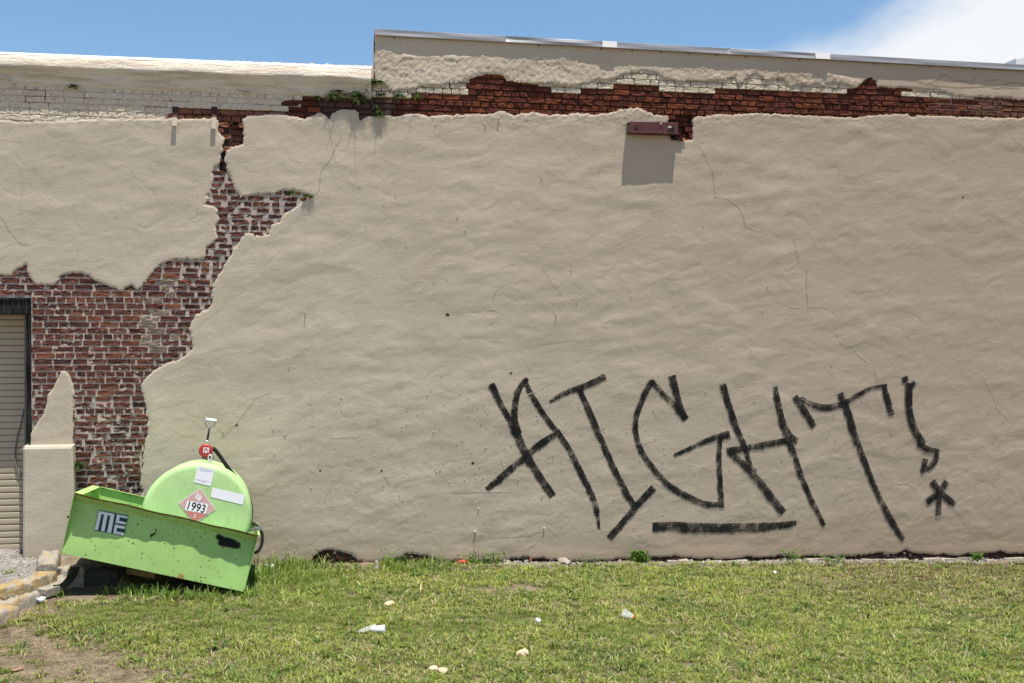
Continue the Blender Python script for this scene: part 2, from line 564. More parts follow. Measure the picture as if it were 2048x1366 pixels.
M['steel'] = plain('grey_steel', (0.22, 0.22, 0.22), 0.5, 0.2, 20, metal=0.4)
M['chrome'] = plain('padlock_steel', (0.62, 0.61, 0.58), 0.35, 0.1, 30, metal=0.5)
M['olive'] = plain('olive_bracket', (0.15, 0.17, 0.09), 0.6, 0.3, 30)
M['kerb'] = mat_concrete_paint('yellow_painted_concrete', 0.62)
M['kerb_worn'] = mat_concrete_paint('worn_yellow_concrete', 0.25)
M['shade_tone'] = plain('shade_toned_concrete', (0.045, 0.042, 0.032), 0.95, 0.5, 14, bump_d=0.008)  # kerb concrete darkened to near-black: the tub's shade put into the colour
M['concrete'] = mat_concrete_paint('grey_concrete', -0.6)
M['soil'] = mat_ground()
M['stone'] = plain('pale_stone', (0.27, 0.245, 0.215), 0.95, 0.5, 12, bump_d=0.004)
M['board'] = plain('split_board', (0.30, 0.19, 0.07), 0.85, 0.35, 18, bump_d=0.004)
M['crumb'] = plain('soil_crumb', (0.27, 0.20, 0.14), 0.95, 0.4, 40)
M['footing'] = plain('dirty_footing', (0.27, 0.235, 0.19), 0.95, 0.45, 16, bump_d=0.008)
M['foam'] = plain('tan_foam', (0.66, 0.50, 0.32), 0.9, 0.12, 40, bump_d=0.004)
M['paper'] = plain('white_paper', (0.62, 0.61, 0.59), 0.8, 0.05, 20)
M['orange'] = plain('orange_label', (0.60, 0.14, 0.03), 0.6, 0.1, 20)
M['chip'] = plain('dusty_brick_chip', (0.28, 0.155, 0.11), 0.95, 0.3, 30)
M['frag'] = plain('brick_fragment', (0.36, 0.08, 0.04), 0.9, 0.3, 30)
M['grass'] = mat_leaf('grass_blades', attr='col', trans=0.3)
M['fern'] = mat_leaf('fern_green', (0.075, 0.125, 0.03))
M['fernlite'] = mat_leaf('young_fern_green', (0.095, 0.15, 0.035))
M['weed'] = mat_leaf('weed_green', (0.13, 0.23, 0.04))
M['darkweed'] = mat_leaf('dark_weed_green', (0.05, 0.10, 0.03))
m, t = material('clear_plastic')
finish(t, (0.85, 0.87, 0.88), 0.15, spec=0.5, extra={'Alpha': 0.28})
M['plastic'] = m

# ------------------------------------------------------------------ relief of the render coat
ROUGH_TOP = [(740, 92), (780, 100), (830, 112), (1000, 108), (1100, 112), (1180, 110), (1240, 118), (1330, 126), (1400, 122), (1470, 128),
             (1540, 130), (1620, 136), (1680, 152), (1740, 168), (1800, 180), (2300, 200)]


def relief(x, z):
    """how far the render stands proud of the wall plane (metres, towards the camera)"""
    xr, zr = x * 0.985 + z * 0.17, z * 0.985 - x * 0.17
    wa, wb = 0.5 * perlin(x / 0.45, z / 0.4, 40), 0.5 * perlin(x / 0.4, z / 0.45, 41)
    h = 0.0080 * perlin(xr / 1.2, zr / 0.6, 1) + 0.0048 * perlin(x / 0.50 + wa, z / 0.27 + wb, 2)
    h = h + 0.0045 * perlin(xr / 0.36 + wa * .5, zr / 0.15 + wb * .5, 3) * (0.45 + np.clip(1.5 * perlin(x / .9, z / .8, 19) + .45, 0, 1.0))
    h = h + 0.0013 * perlin(xr / 0.13 + wa, zr / 0.075, 4) + 0.0006 * perlin(x / 0.06, z / 0.045, 5)
    r = 1 - np.abs(perlin(x / 0.5 + wa * 1.6, z / 0.27 + wb * 1.6, 6)) * 2
    h = h + 0.0020 * np.clip(r, 0, 1) ** 12 * np.clip(perlin(x / 0.25, z / 0.2, 7) * 4 - .4, -1, 1)
    r = 1 - np.abs(perlin(xr / 0.33 + wb * 1.3, zr / 0.22 + wa, 46)) * 2
    h = h + 0.0015 * np.clip(r, 0, 1) ** 12 * np.clip(perlin(x / 0.22, z / 0.18, 47) * 4 - .6, -1, 1)
    px, py = to_px(x, 0 * x, z)
    low = sstep(py, 760, 1050)
    r2 = 1 - np.abs(perlin(x / 0.17, z / 0.1, 8)) * 2
    h = h + low * (0.0011 * perlin(x / 0.08, z / 0.055, 9) + 0.0016 * np.clip(r2, 0, 1) ** 8 * (perlin(x / 0.3, z / 0.3, 10) > 0.05))
    # coarse, hand-thrown render under the metal edge
    rt = np.interp(px, [p[0] for p in ROUGH_TOP], [p[1] for p in ROUGH_TOP])
    rz = sstep(py, rt - 4, rt + 4) * sstep(py, 245, 215) * sstep(px, 742, 760) * sstep(px, 1830, 1700)
    rag = np.abs(perlin(xr / 0.13, zr / 0.09, 12)) * 2
    rag2 = 1 - np.abs(perlin(x / 0.085, z / 0.07, 13)) * 2
    h = h + rz * (0.004 * rag + 0.004 * np.clip(rag2, 0, 1) ** 5 + 0.004 * np.abs(perlin(xr / 0.045, zr / 0.04, 14)) + 0.005 * np.clip(1 - 2.2 * np.abs(perlin((x + z) / 0.05, (z - x) / 0.16, 48)), 0, 1) ** 3) - 0.000 * rz
    # ragged band just under the bricks
    bd = sstep(py, 262, 240) * sstep(py, 205, 225)
    h = h + bd * (0.006 * np.abs(perlin(x / 0.1, z / 0.05, 15)) + 0.003 * perlin(x / 0.045, z / 0.03, 16))
    # left parapet: cracked thick paint
    lp = sstep(py, 245, 225) * sstep(px, 760, 700)
    h = h + lp * (0.003 * np.clip(1 - np.abs(perlin(x / 0.4, z / 0.12, 17)) * 2, 0, 1) ** 5 + 0.002 * perlin(x / 0.1, z / 0.05, 18))
    return h


# ------------------------------------------------------------------ outlines of the render (photo pixels)
LEFT_COAT = [(-420, 244), (0, 240), (60, 243), (150, 240), (230, 236), (330, 237), (342, 236), (365, 238), (425, 237), (437, 240), (436, 252),
             (437, 262), (447, 272), (449, 285), (445, 290), (446, 297), (441, 310), (441, 315), (439, 322), (437, 330), (427, 335), (425, 345),
             (429, 357), (427, 365), (421, 372), (422, 385), (412, 392), (420, 396), (410, 409), (427, 412), (436, 422), (439, 440), (431, 452),
             (432, 465), (436, 475), (425, 487), (414, 494), (410, 505), (409, 516), (390, 520), (362, 519), (345, 520), (325, 526), (307, 542),
             (295, 557), (285, 572), (277, 580), (262, 571), (242, 580), (225, 576), (212, 570), (187, 559), (175, 550), (162, 546), (140, 546),
             (122, 551), (117, 560), (107, 571), (77, 570), (67, 565), (60, 557), (54, 542), (52, 525), (47, 530), (32, 540), (25, 551), (0, 550),
             (-420, 556)]
RIGHT_COAT = [(486, 287), (475, 292), (462, 296), (453, 302), (450, 312), (449, 322), (455, 340), (462, 360), (470, 377), (480, 394), (491, 392),
              (517, 389), (550, 387), (565, 382), (585, 381), (610, 387), (625, 395), (612, 397), (600, 410), (580, 420), (567, 430), (560, 445),
              (540, 452), (539, 469), (520, 471), (497, 465), (485, 472), (480, 485), (467, 497), (457, 517), (445, 537), (435, 552), (425, 575),
              (422, 612), (412, 620), (392, 629), (382, 647), (377, 656), (382, 670), (386, 695), (375, 707), (357, 720), (332, 727), (307, 742),
              (287, 762), (280, 770), (281, 777), (288, 790), (290, 806), (292, 831), (297, 841), (294, 851), (296, 867), (291, 880), (290, 894),
              (286, 909), (284, 935), (280, 958), (279, 970), (286, 982), (272, 1010), (268, 1150), (510, 1150), (620, 1124), (627, 1112),
              (645, 1100), (665, 1096), (680, 1101), (695, 1105), (710, 1114), (730, 1121), (752, 1124), (775, 1118), (800, 1112), (815, 1105),
              (830, 1108), (850, 1107), (865, 1115), (880, 1121), (950, 1119), (1000, 1121), (1050, 1113), (1075, 1113), (1100, 1119), (1200, 1119), (1300, 1112),
              (1350, 1111), (1400, 1116), (1500, 1112), (1560, 1111), (1650, 1112), (1690, 1111), (1740, 1108), (1800, 1103), (1812, 1099),
              (1840, 1106), (1880, 1107), (1950, 1106), (2000, 1102), (2048, 1104), (2480, 1104),
              (2480, 236), (2048, 236), (1957, 235), (1907, 233), (1857, 231), (1834, 230), (1831, 234), (1819, 234), (1816, 228), (1788, 228),
              (1780, 228), (1739, 230), (1726, 233), (1706, 236), (1623, 231), (1589, 230), (1556, 228), (1506, 226), (1465, 230), (1451, 228),
              (1417, 231), (1389, 234), (1386, 238), (1385, 280), (1371, 280), (1359, 280), (1343, 278), (1336, 268), (1336, 231), (1310, 230), (1293, 223),
              (1276, 215), (1243, 218), (1226, 225), (1182, 230), (1157, 225), (1126, 230), (1092, 230), (1068, 225), (1026, 230), (1018, 226),
              (1000, 221), (983, 228), (946, 228), (915, 230), (880, 230), (859, 234), (842, 228), (814, 228), (792, 233), (768, 231), (751, 233),
              (731, 233), (721, 240), (717, 236), (718, 225), (709, 219), (676, 220), (663, 228), (660, 240), (648, 228), (635, 225), (623, 231),
              (606, 238), (585, 231), (560, 228), (537, 230), (495, 231), (486, 240)]
PEAK_COAT = [(40, 900), (60, 884), (60, 870), (75, 845), (87, 827), (93, 810), (95, 790), (106, 777), (112, 763), (119, 749), (122, 743), (132, 742),
             (140, 751), (145, 767), (149, 786), (145, 802), (146, 822), (146, 900)]
RIGHT_PARAPET = [(749, 62), (2480, 166), (2480, 206), (2048, 200), (1990, 196), (1957, 194), (1916, 193), (1874, 180), (1821, 177), (1774, 175),
                 (1755, 174), (1754, 162), (1747, 160), (1744, 153), (1727, 162), (1712, 176), (1707, 178), (1689, 168), (1656, 167), (1643, 172),
                 (1636, 167), (1619, 174), (1598, 167), (1581, 175), (1568, 160), (1556, 157), (1533, 166), (1530, 158), (1510, 146), (1490, 158),
                 (1478, 171), (1470, 157), (1462, 153), (1450, 160), (1401, 162), (1379, 161), (1359, 165), (1326, 155), (1310, 145), (1301, 142),
                 (1263, 144), (1235, 155), (1210, 163), (1197, 160), (1182, 163), (1160, 168), (1151, 172), (1126, 171), (1092, 167), (1076, 169),
                 (1034, 164), (1014, 161), (1006, 153), (993, 150), (974, 148), (960, 152), (943, 156), (933, 162), (870, 170), (834, 174), (826, 179), (793, 180),
                 (776, 177), (761, 175), (749, 174)]
LEFT_PARAPET = [(-420, 90), (745, 132), (750, 174), (743, 174), (696, 176), (660, 177), (626, 176), (620, 173), (595, 171), (546, 170), (509, 180),
                (488, 185), (463, 175), (420, 168), (380, 163), (372, 155), (355, 161), (312, 168), (280, 170), (250, 171), (220, 168), (165, 166), (140, 165), (110, 171),
                (70, 169), (30, 173), (0, 177), (-420, 180)]
SHEETS = {'left': LEFT_COAT, 'right': RIGHT_COAT, 'peak': PEAK_COAT, 'rp': RIGHT_PARAPET, 'lp': LEFT_PARAPET}

CELL = 0.0165
X0, X1, Z0, Z1 = -5.9, 11.0, -0.65, 6.15
NX, NZ = int((X1 - X0) / CELL) + 1, int((Z1 - Z0) / CELL) + 1
AX, AZ = X0 + CELL * np.arange(NX), Z0 + CELL * np.arange(NZ)
GXX, GZZ = np.meshgrid(AX, AZ, indexing='ij')


def poly_world(pts): return np.stack(W([p[0] for p in pts], [p[1] for p in pts]), -1)


def sdf_grid(poly, far=0.15):
    """signed distance on the wall grid, positive inside, clipped to +-far"""
    d = np.full((NX, NZ), far)
    ins = np.zeros((NX, NZ), bool)
    n = len(poly)
    for i in range(n):
        (ax, az), (bx, bz) = poly[i], poly[(i + 1) % n]
        i0, i1 = np.searchsorted(AX, [min(ax, bx) - far, max(ax, bx) + far])
        j0, j1 = np.searchsorted(AZ, [min(az, bz) - far, max(az, bz) + far])
        if i1 > i0 and j1 > j0:
            x, z = GXX[i0:i1, j0:j1], GZZ[i0:i1, j0:j1]
            ex, ez = bx - ax, bz - az
            t = np.clip(((x - ax) * ex + (z - az) * ez) / (ex * ex + ez * ez + 1e-12), 0, 1)
            d[i0:i1, j0:j1] = np.minimum(d[i0:i1, j0:j1], np.hypot(x - ax - t * ex, z - az - t * ez))
        if az != bz:
            lo, hi = min(az, bz), max(az, bz)
            js = np.nonzero((AZ >= lo) & (AZ < hi))[0]
            if len(js):
                xc = ax + (AZ[js] - az) / (bz - az) * (bx - ax)
                ins[:, js] ^= AX[:, None] < xc[None, :]
    return np.where(ins, d, -d)


EDGE_N = 0.014 * perlin(GXX / 0.085, GZZ / 0.07, 21) + 0.020 * perlin(GXX / 0.042, GZZ / 0.036, 22)
SDF = {}
for k, v in SHEETS.items():
    s = sdf_grid(poly_world(v))
    SDF[k] = s + EDGE_N * (0.5 if k == 'peak' else 1.0) + (0.035 * perlin(GXX / .22, GZZ / .5, 23) + .012) * (GZZ < 0.35) * (k == 'right')
COVER = np.maximum.reduce(list(SDF.values()))


def cover_at(x, z, arr=None):
    arr = COVER if arr is None else arr
    i = np.clip(((np.asarray(x) - X0) / CELL).round().astype(int), 0, NX - 1)
    j = np.clip(((np.asarray(z) - Z0) / CELL).round().astype(int), 0, NZ - 1)
    return arr[i, j]


def sheet(name, d, yfun, back, mat, parent, smooth=True, side=True):
    """cuts the sheet d>0 out of the wall grid with clean edges; yfun(x,z,d) gives its front"""
    nz = NZ
    P = np.stack([GXX, GZZ], -1)
    best = np.full(d.shape, 0.5001)
    disp = np.zeros_like(P)
    for dx, dz in ((1, 0), (-1, 0), (0, 1), (0, -1), (1, 1), (-1, -1)):
        q = np.full(d.shape, np.nan)
        xs = slice(max(0, -dx), NX - max(0, dx)); xq = slice(max(0, dx), NX - max(0, -dx))
        zs = slice(max(0, -dz), NZ - max(0, dz)); zq = slice(max(0, dz), NZ - max(0, -dz))
        q[xs, zs] = d[xq, zq]
        cross = (d > 0) != (q > 0)
        with np.errstate(all='ignore'):
            tt = np.abs(d) / (np.abs(d) + np.abs(q))
        ok = cross & np.isfinite(q) & (tt < best)
        best = np.where(ok, tt, best)
        disp[ok] = np.stack([dx * tt[ok] * CELL, dz * tt[ok] * CELL], -1)
    moved = best < 0.5
    P = P + disp
    ds = np.where(moved, 0.0, d)
    idx = np.arange(NX * NZ).reshape(NX, NZ)
    a, b, c, e = idx[:-1, :-1], idx[1:, :-1], idx[1:, 1:], idx[:-1, 1:]
    tris = np.concatenate([np.stack([a, b, c], -1).reshape(-1, 3), np.stack([a, c, e], -1).reshape(-1, 3)])
    dt, do = ds.ravel()[tris], d.ravel()[tris]
    keep = (dt.min(1) >= 0) & ((dt.max(1) > 0) | (do.mean(1) > 0))
    tris = tris[keep]
    used, inv = np.unique(tris, return_inverse=True)
    tris = inv.reshape(-1, 3)
    p = P.reshape(-1, 2)[used]
    dd = ds.ravel()[used]
    y = yfun(p[:, 0], p[:, 1], dd)
    V = np.stack([p[:, 0], y, p[:, 1]], -1)
    nfront = len(tris)
    if side:
        e_ = np.concatenate([tris[:, [0, 1]], tris[:, [1, 2]], tris[:, [2, 0]]])
        key = np.sort(e_, 1)
        u, first, cnt = np.unique(key, axis=0, return_index=True, return_counts=True)
        be = e_[first[cnt == 1]]
        nb = len(V)
        fr0, fr1 = V[be[:, 0]], V[be[:, 1]]
        bk0, bk1 = fr0.copy(), fr1.copy()
        bk0[:, 1], bk1[:, 1] = back, back
        V = np.concatenate([V, fr0, fr1, bk0, bk1])
        m_ = len(be); r = np.arange(m_)
        A, B, Cc, D = nb + r, nb + m_ + r, nb + 2 * m_ + r, nb + 3 * m_ + r
        tris = np.concatenate([tris, np.stack([A, Cc, B], -1), np.stack([B, Cc, D], -1)])
    o = new_mesh(name, V, tris, mat, parent)
    sm = np.zeros(len(tris), bool); sm[:nfront] = (dd[tris[:nfront]].min(1) > 0.0) if smooth == True else bool(smooth)
    o.data.polygons.foreach_set('use_smooth', sm)
    return o, p


# ================================================================== THE SETTING
# ground: one sheet, fine near the wall and coarse to the horizon
gx = np.concatenate([[-600, -300, -150, -80, -40, -20, -12], np.arange(-8.5, 9.6, 0.06), [13, 20, 40, 80, 150, 300, 600]])
gy = np.concatenate([[-600, -300, -150, -80, -40, -25, -16, -12], np.arange(-9.0, 0.61, 0.06), [8, 20, 40, 80, 150, 300, 600]])
gxx, gyy = np.meshgrid(gx, gy, indexing='ij')
near = ((gxx > -8.6) & (gxx < 9.7) & (gyy > -9.1) & (gyy < 0.7))
gz = ground_z(gxx, gyy) + near * (0.035 * perlin(gxx / 1.6, gyy / 1.6, 30) + 0.02 * perlin(gxx / 0.5, gyy / 0.5, 31) + 0.008 * perlin(gxx / 0.15, gyy / 0.15, 32))
gz = gz - 0.02 + np.where(gyy > -0.25, 0.02, 0)


def gz_at(x, y):
    x, y = np.asarray(x, float), np.asarray(y, float)
    return ground_z(x, y) + 0.035 * perlin(x / 1.6, y / 1.6, 30) + 0.02 * perlin(x / 0.5, y / 0.5, 31) + 0.008 * perlin(x / 0.15, y / 0.15, 32) - 0.02 + np.where(y > -0.25, 0.02, 0)


ix = np.arange(gxx.size).reshape(gxx.shape)
quads = np.stack([ix[:-1, :-1], ix[1:, :-1], ix[1:, 1:], ix[:-1, 1:]], -1).reshape(-1, 4)
ground = new_mesh('ground', np.stack([gxx, gyy, gz], -1), quads, M['soil'], smooth=True)
gpx, gpy = to_px(gxx, np.maximum(gyy, -9), gz)
grav = sstep(gpx + 0.9 * (gpy - 1105), 150, 105) * sstep(gpy, 1205, 1165) * near
attr_float(ground.data, 'gravel', grav.ravel())
tag(ground, kind='structure')

# ================================================================== THE BUILDING
bld = empty('old_building', 'long beige rendered building with exposed brick patches, black graffiti and a stepped parapet', 'building')

# --- render coats
def y_main(x, z, d): return np.minimum(-relief(x, z), -0.001 + 0.06 * np.clip(d - .08, 0, 1)) + 0.0052 * np.clip(1 - np.maximum(d, 0) / 0.010, 0, 1)


coat_d = np.maximum.reduce([SDF['left'], SDF['right'], SDF['peak']])
coat, coat_p = sheet('render_coat', coat_d, y_main, 0.034, M['render'], bld)
par, _ = sheet('parapet_render', SDF['rp'], lambda x, z, d: y_main(x, z, d) - 0.003, 0.034, M['render_pale'], bld)

lpar, _ = sheet('parapet_paint', SDF['lp'], lambda x, z, d: y_main(x, z, d) - 0.003, 0.034, M['render_white'], bld)
vv = np.zeros(len(par.data.vertices) * 3, np.float32); par.data.vertices.foreach_get('co', vv); vv = vv.reshape(-1, 3)
vpx, vpy = to_px(vv[:, 0], 0 * vv[:, 0], vv[:, 2])
rt_ = np.interp(vpx, [p[0] for p in ROUGH_TOP], [p[1] for p in ROUGH_TOP])
attr_float(par.data, 'coarse', sstep(vpy, rt_ - 5, rt_ + 5) * sstep(vpx, 742, 760) * sstep(vpx, 1850, 1720) + .25 * (vpx < 748))
# --- mortar bed wherever the coat is gone
NOTCH1 = sdf_grid(poly_world([(454, 241), (486, 241), (485, 289), (470, 292), (455, 290)]))
NOTCH2 = sdf_grid(poly_world([(1337, 229), (1386, 229), (1386, 281), (1345, 281), (1338, 270)]))
CRK = sdf_grid(poly_world([(446, 290), (453, 298), (451, 312), (450, 330), (452, 345), (440, 345), (438, 330), (440, 312)]))
TUCK = sdf_grid(poly_world([(291, 795), (300, 830), (300, 880), (288, 930), (283, 800)]))


def bed_y(x, z, d):
    px, py = to_px(x, 0 * x, z)
    up = sstep(py, 330, 250)
    lpz_ = (px < 602) & (py < 240) & ~((px > 336) & (py > 211.5))
    y = 0.0132 + np.where(lpz_, -0.0010 + .02 * sstep(perlin(x / .35, z / .1, 35), .12, .3), 0.0200 * up) + 0.004 * perlin(x / 0.05, z / 0.05, 33) + 0.003 * perlin(x / 0.02, z / 0.02, 34)
    heavy = sstep(py, 300, 340) * sstep(py, 560, 500)
    y = y - 0.0015 * heavy
    y = y + 0.10 * sstep(cover_at(x, z, NOTCH1), -0.01, 0.02) + 0.07 * sstep(cover_at(x, z, NOTCH2), -0.01, 0.02) + 0.05 * sstep(cover_at(x, z, CRK), -0.01, 0.015)
    return y


door_r, door_t = wx(62), wz(40, 596)
bed_d = np.minimum(0.035 - COVER, 0.2)
bed_d = np.where((GXX < door_r) & (GZZ < door_t), -0.05, bed_d)
top_l, top_r = wz(0, 130), wz(748, 75)
bed_d = np.where(GZZ > np.where(GXX < wx(748), top_l, top_r), -0.05, bed_d)
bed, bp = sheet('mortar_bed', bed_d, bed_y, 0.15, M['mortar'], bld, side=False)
bpx, bpy_ = to_px(bp[:, 0], 0 * bp[:, 0], bp[:, 1])
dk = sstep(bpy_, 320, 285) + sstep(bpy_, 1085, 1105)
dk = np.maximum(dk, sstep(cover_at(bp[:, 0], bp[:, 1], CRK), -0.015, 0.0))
dk = np.where((bpx > 456) & (bpx < 464) & (bpy_ > 240) & (bpy_ < 290), 0.1, dk)
smear = (bpx > 1855) & (bpx < 2010) & (bpy_ > 186) & (bpy_ < 228)
dk = np.where(smear, 0.0, dk)
lpz = (bpx < 600) & (bpy_ < 212)
lpz = (bpx < 602) & (bpy_ < 240) & ~((bpx > 338) & (bpy_ > 213))
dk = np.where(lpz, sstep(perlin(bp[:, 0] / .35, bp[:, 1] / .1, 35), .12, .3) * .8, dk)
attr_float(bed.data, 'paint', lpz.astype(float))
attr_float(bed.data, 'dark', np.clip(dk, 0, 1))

# --- bricks
def brick_mesh(seed, irr):
    r = random.Random(seed)
    outline = [(-.5, -.36), (-.44, -.5), (-.1, -.5), (.2, -.5), (.44, -.5), (.5, -.36), (.5, .34), (.45, .5), (.1, .5), (-.2, .5), (-.45, .5), (-.5, .36)]
    vs, fs = [], []
    n = len(outline)
    jit = [(r.uniform(-1, 1) * irr * 0.07, r.uniform(-1, 1) * irr * 0.10) for _ in outline]
    front = r.uniform(-.06, .06)
    for ring, (sc, y) in enumerate(((0.93, 0.0), (1.0, 0.16), (1.0, 1.0))):
        for (x, z), (jx, jz) in zip(outline, jit):
            sz = 1 - (1 - sc) * 2.6
            yy = y + (front * x + r.uniform(-.05, .05) * (1 + 2 * irr) if ring == 0 else 0)
            vs.append(((x + jx) * sc, yy, (z + jz) * sz))
    vs.append((r.uniform(-.2, .2), r.uniform(-.05, .06), r.uniform(-.2, .2)))
    c = len(vs) - 1
    for i in range(n):
        j = (i + 1) % n
        fs.append((c, i, j))
        fs.append((i, n + i, n + j, j))
        fs.append((n + i, 2 * n + i, 2 * n + j, n + j))
    return vs, fs


BR = [brick_mesh(i, 0.25) for i in range(9)] + [brick_mesh(50 + i, 1.0) for i in range(9)]
BR_ME = []
for vs, fs in BR:
    me = bpy.data.meshes.new('brick')
    me.from_pydata(vs, [], [f[::-1] for f in fs]); me.update(); me.materials.append(M['brick'])
    BR_ME.append(me)

PAINT_CURVE = [(-500, 262), (339, 262), (340, 212), (560, 218), (575, 217), (580, 205), (597, 205), (600, 196), (660, 192), (700, 190), (834, 192),
               (932, 195), (933, 0), (1090, 0), (1091, 181), (1135, 183), (1228, 183), (1229, 168), (1320, 168), (1321, 178), (1376, 183),
               (1440, 183), (1598, 189), (1706, 194), (1707, 0), (1812, 0), (1813, 192), (1916, 194), (2480, 200)]
PITCH = 0.0672
ZC0 = wz(100, 586.2)
bricks = []
rr = random.Random(3)
k0, k1 = int((Z0 - ZC0) / PITCH) - 1, int((5.75 - ZC0) / PITCH) + 1
for k in range(k0, k1):
    zc = ZC0 + k * PITCH
    if (k + 1) % 6 == 0:
        step, lng = 0.1, 0.090
    else:
        step, lng = 0.1985, 0.187
    if abs(zc - wz(850, 199)) < PITCH / 2: step, lng = 0.1005, 0.09
    x = -5.6 + (0.1 if k % 2 else 0.0) + rr.uniform(-.03, .03)
    while x < 10.6:
        L, st = lng, step
        if lng > 0.15 and rr.random() < 0.16: L, st = 0.09, 0.1
        elif lng > 0.15 and rr.random() < 0.15: L, st = (0.15, .16) if rr.random() < .6 else (.21, .22)
        w = L * rr.uniform(0.96, 1.03)
        xc = x + st / 2
        x += st
        sx = np.array([-.5, -.25, 0, .25, .5] * 3) * w + xc
        sz = np.repeat([-.45, 0, .45], 5) * 0.055 + zc
        cv = cover_at(sx, sz)
        fr = float((cv < -0.002).mean())
        if fr <= 0.05: continue
        if xc - w / 2 < door_r and zc < door_t + 0.03:
            if xc + w / 2 < door_r + 0.03 : continue
            w2 = xc + w / 2 - door_r - 0.008
            xc, w = door_r + 0.008 + w2 / 2, w2
        px, py = (float(v) for v in to_px(xc, 0.0, zc))
        if px < -330 or px > 2520 or py > 1180 or zc > (top_l if xc < wx(748) else top_r) - .03: continue
        n1, n2, cr = (float(cover_at(xc, zc, a)) for a in (NOTCH1, NOTCH2, CRK))
        if cr > -0.012: continue
        up = py < 300
        painted = up and py < float(np.interp(px, [p[0] for p in PAINT_CURVE], [p[1] for p in PAINT_CURVE])) - 1 and n1 < 0 and n2 < 0
        h, y, irr, sm = 0.0555 * rr.uniform(.95, 1.03), 0.0078 + rr.uniform(-.0028, .0025), rr.random() < .3, rr.uniform(.0, .42)
        g = rr.uniform(0, 1)
        base = np.array([0.126, 0.051, 0.037]) * rr.uniform(.70, 1.2)
        if g < .16: base = np.array([0.175, 0.068, 0.042]) * rr.uniform(.8, 1.15)
        elif g < .30: base = np.array([0.078, 0.038, 0.034]) * rr.uniform(.8, 1.1)
        if painted:
            base, sm = (np.array([0.60, 0.535, 0.43]) if px < 748 else np.array([0.52, 0.46, 0.36])) * rr.uniform(.95, 1.05), -.4
            w, h, y, irr = w * 1.05, h * 1.165, 0.005 + rr.uniform(-.0015, .0015), False
        elif up:
            base = np.array([0.112, 0.034, 0.021]) * rr.uniform(.65, 1.2) if g > .25 else np.array([0.165, 0.05, 0.024]) * rr.uniform(.8, 1.1)
            sm = rr.uniform(0, .06)
            y = 0.013 + rr.uniform(-.006, .006); w *= 1.02
            if 640 < px < 800: base, sm = base * .5 + np.array([0.03, 0.03, 0.032]), .12
            if n1 > 0: y, sm = y + 0.085, .35; base = base if rr.random() < .5 else np.array([.22, .16, .10])
            if n2 > 0: y += 0.055
            if px > 1950: base = base * .6 + np.array([.08, .05, .035])
            if rr.random() < .06: y += 0.012
            if 340 < px < 560: base, sm = np.array([0.20, 0.085, 0.055]) * rr.uniform(.8, 1.2), .25
        else:
            if 284 < px < 353 and 553 < py < 700:                      # the patched strip of buff bricks
                base = np.array([0.225, 0.172, 0.130]) * rr.uniform(.7, 1.15) if rr.random() < .8 else base
                if 700 > py > 640 and rr.random() < .4: base = np.array([0.12, 0.05, 0.04])
                sm = rr.uniform(.1, .3)
            if py < 530 or (px > 355 and py < 720):                     # mortar-smeared bricks of the crack
                w *= rr.uniform(.70, .98); h *= rr.uniform(.78, .98); irr = True
                sm = rr.uniform(.1, .4); base = base * .85; y -= .002
                xc += rr.uniform(-.012, .012)
            if py > 800:
                irr = True; y += rr.uniform(-.002, .002); w *= rr.uniform(.9, 1.02); sm = rr.uniform(.1, .55)
                if px > 258 and rr.random() < .4: base = base * .6
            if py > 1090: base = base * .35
        if not painted: y = max(y, .0062)
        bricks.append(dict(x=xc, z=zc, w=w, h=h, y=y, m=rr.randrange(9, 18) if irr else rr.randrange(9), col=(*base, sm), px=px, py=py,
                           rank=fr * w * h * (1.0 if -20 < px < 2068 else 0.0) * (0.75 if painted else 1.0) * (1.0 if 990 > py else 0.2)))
bricks.sort(key=lambda b: -b['rank'])
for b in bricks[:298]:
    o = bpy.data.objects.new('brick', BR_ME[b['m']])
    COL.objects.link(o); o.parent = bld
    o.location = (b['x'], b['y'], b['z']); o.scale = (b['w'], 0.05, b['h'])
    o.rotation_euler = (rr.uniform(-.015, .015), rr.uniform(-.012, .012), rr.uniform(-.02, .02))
    o.color = b['col']
mb, cols = MB(), []
for b in bricks[298:]:
    vs, fs = BR[b['m']]
    mb.add([(b['x'] + v[0] * b['w'], b['y'] + v[1] * 0.05, b['z'] + v[2] * b['h']) for v in vs], [f[::-1] for f in fs])
    cols += [b['col']] * len(vs)
bc = mb.build('brick_courses', M['brick_joined'], bld, fix=False)
attr_color(bc.data, 'col', cols)
bc['kind'] = 'stuff'
print('bricks', len(bricks))

# --- the wall's body behind, roof
mb = MB()
xl, xs_, xr_ = -9.0, wx(748, 100), 11.5
zl0, zl1 = wz(0, 106), wz(748, 61)
mb.box((door_r - 0.02, 0.16, -1.0), (xs_, 0.42, zl0 - 0.05))
mb.box((xl, 0.16, door_t + 0.02), (door_r - 0.021, 0.42, zl0 - 0.051))
mb.box((xs_ + 0.001, 0.06, zl0 - 0.35), (xr_, 0.42, zl1 - 0.02))
mb.box((xs_ + 0.001, 0.16, -1.0), (xr_, 0.421, zl0 - 0.352))
mb.build('wall_body', M['render'], bld)
MB().box((xl, 0.43, zl0 - 0.6), (xr_, 9.0, zl0 - 0.45)).box((xl, 9.0, -1), (xr_, 9.3, zl0 - 0.1)).box((xr_ - .3, 0.43, -1), (xr_, 8.99, zl0 - .61)).build('roof_deck', M['metal'], bld)

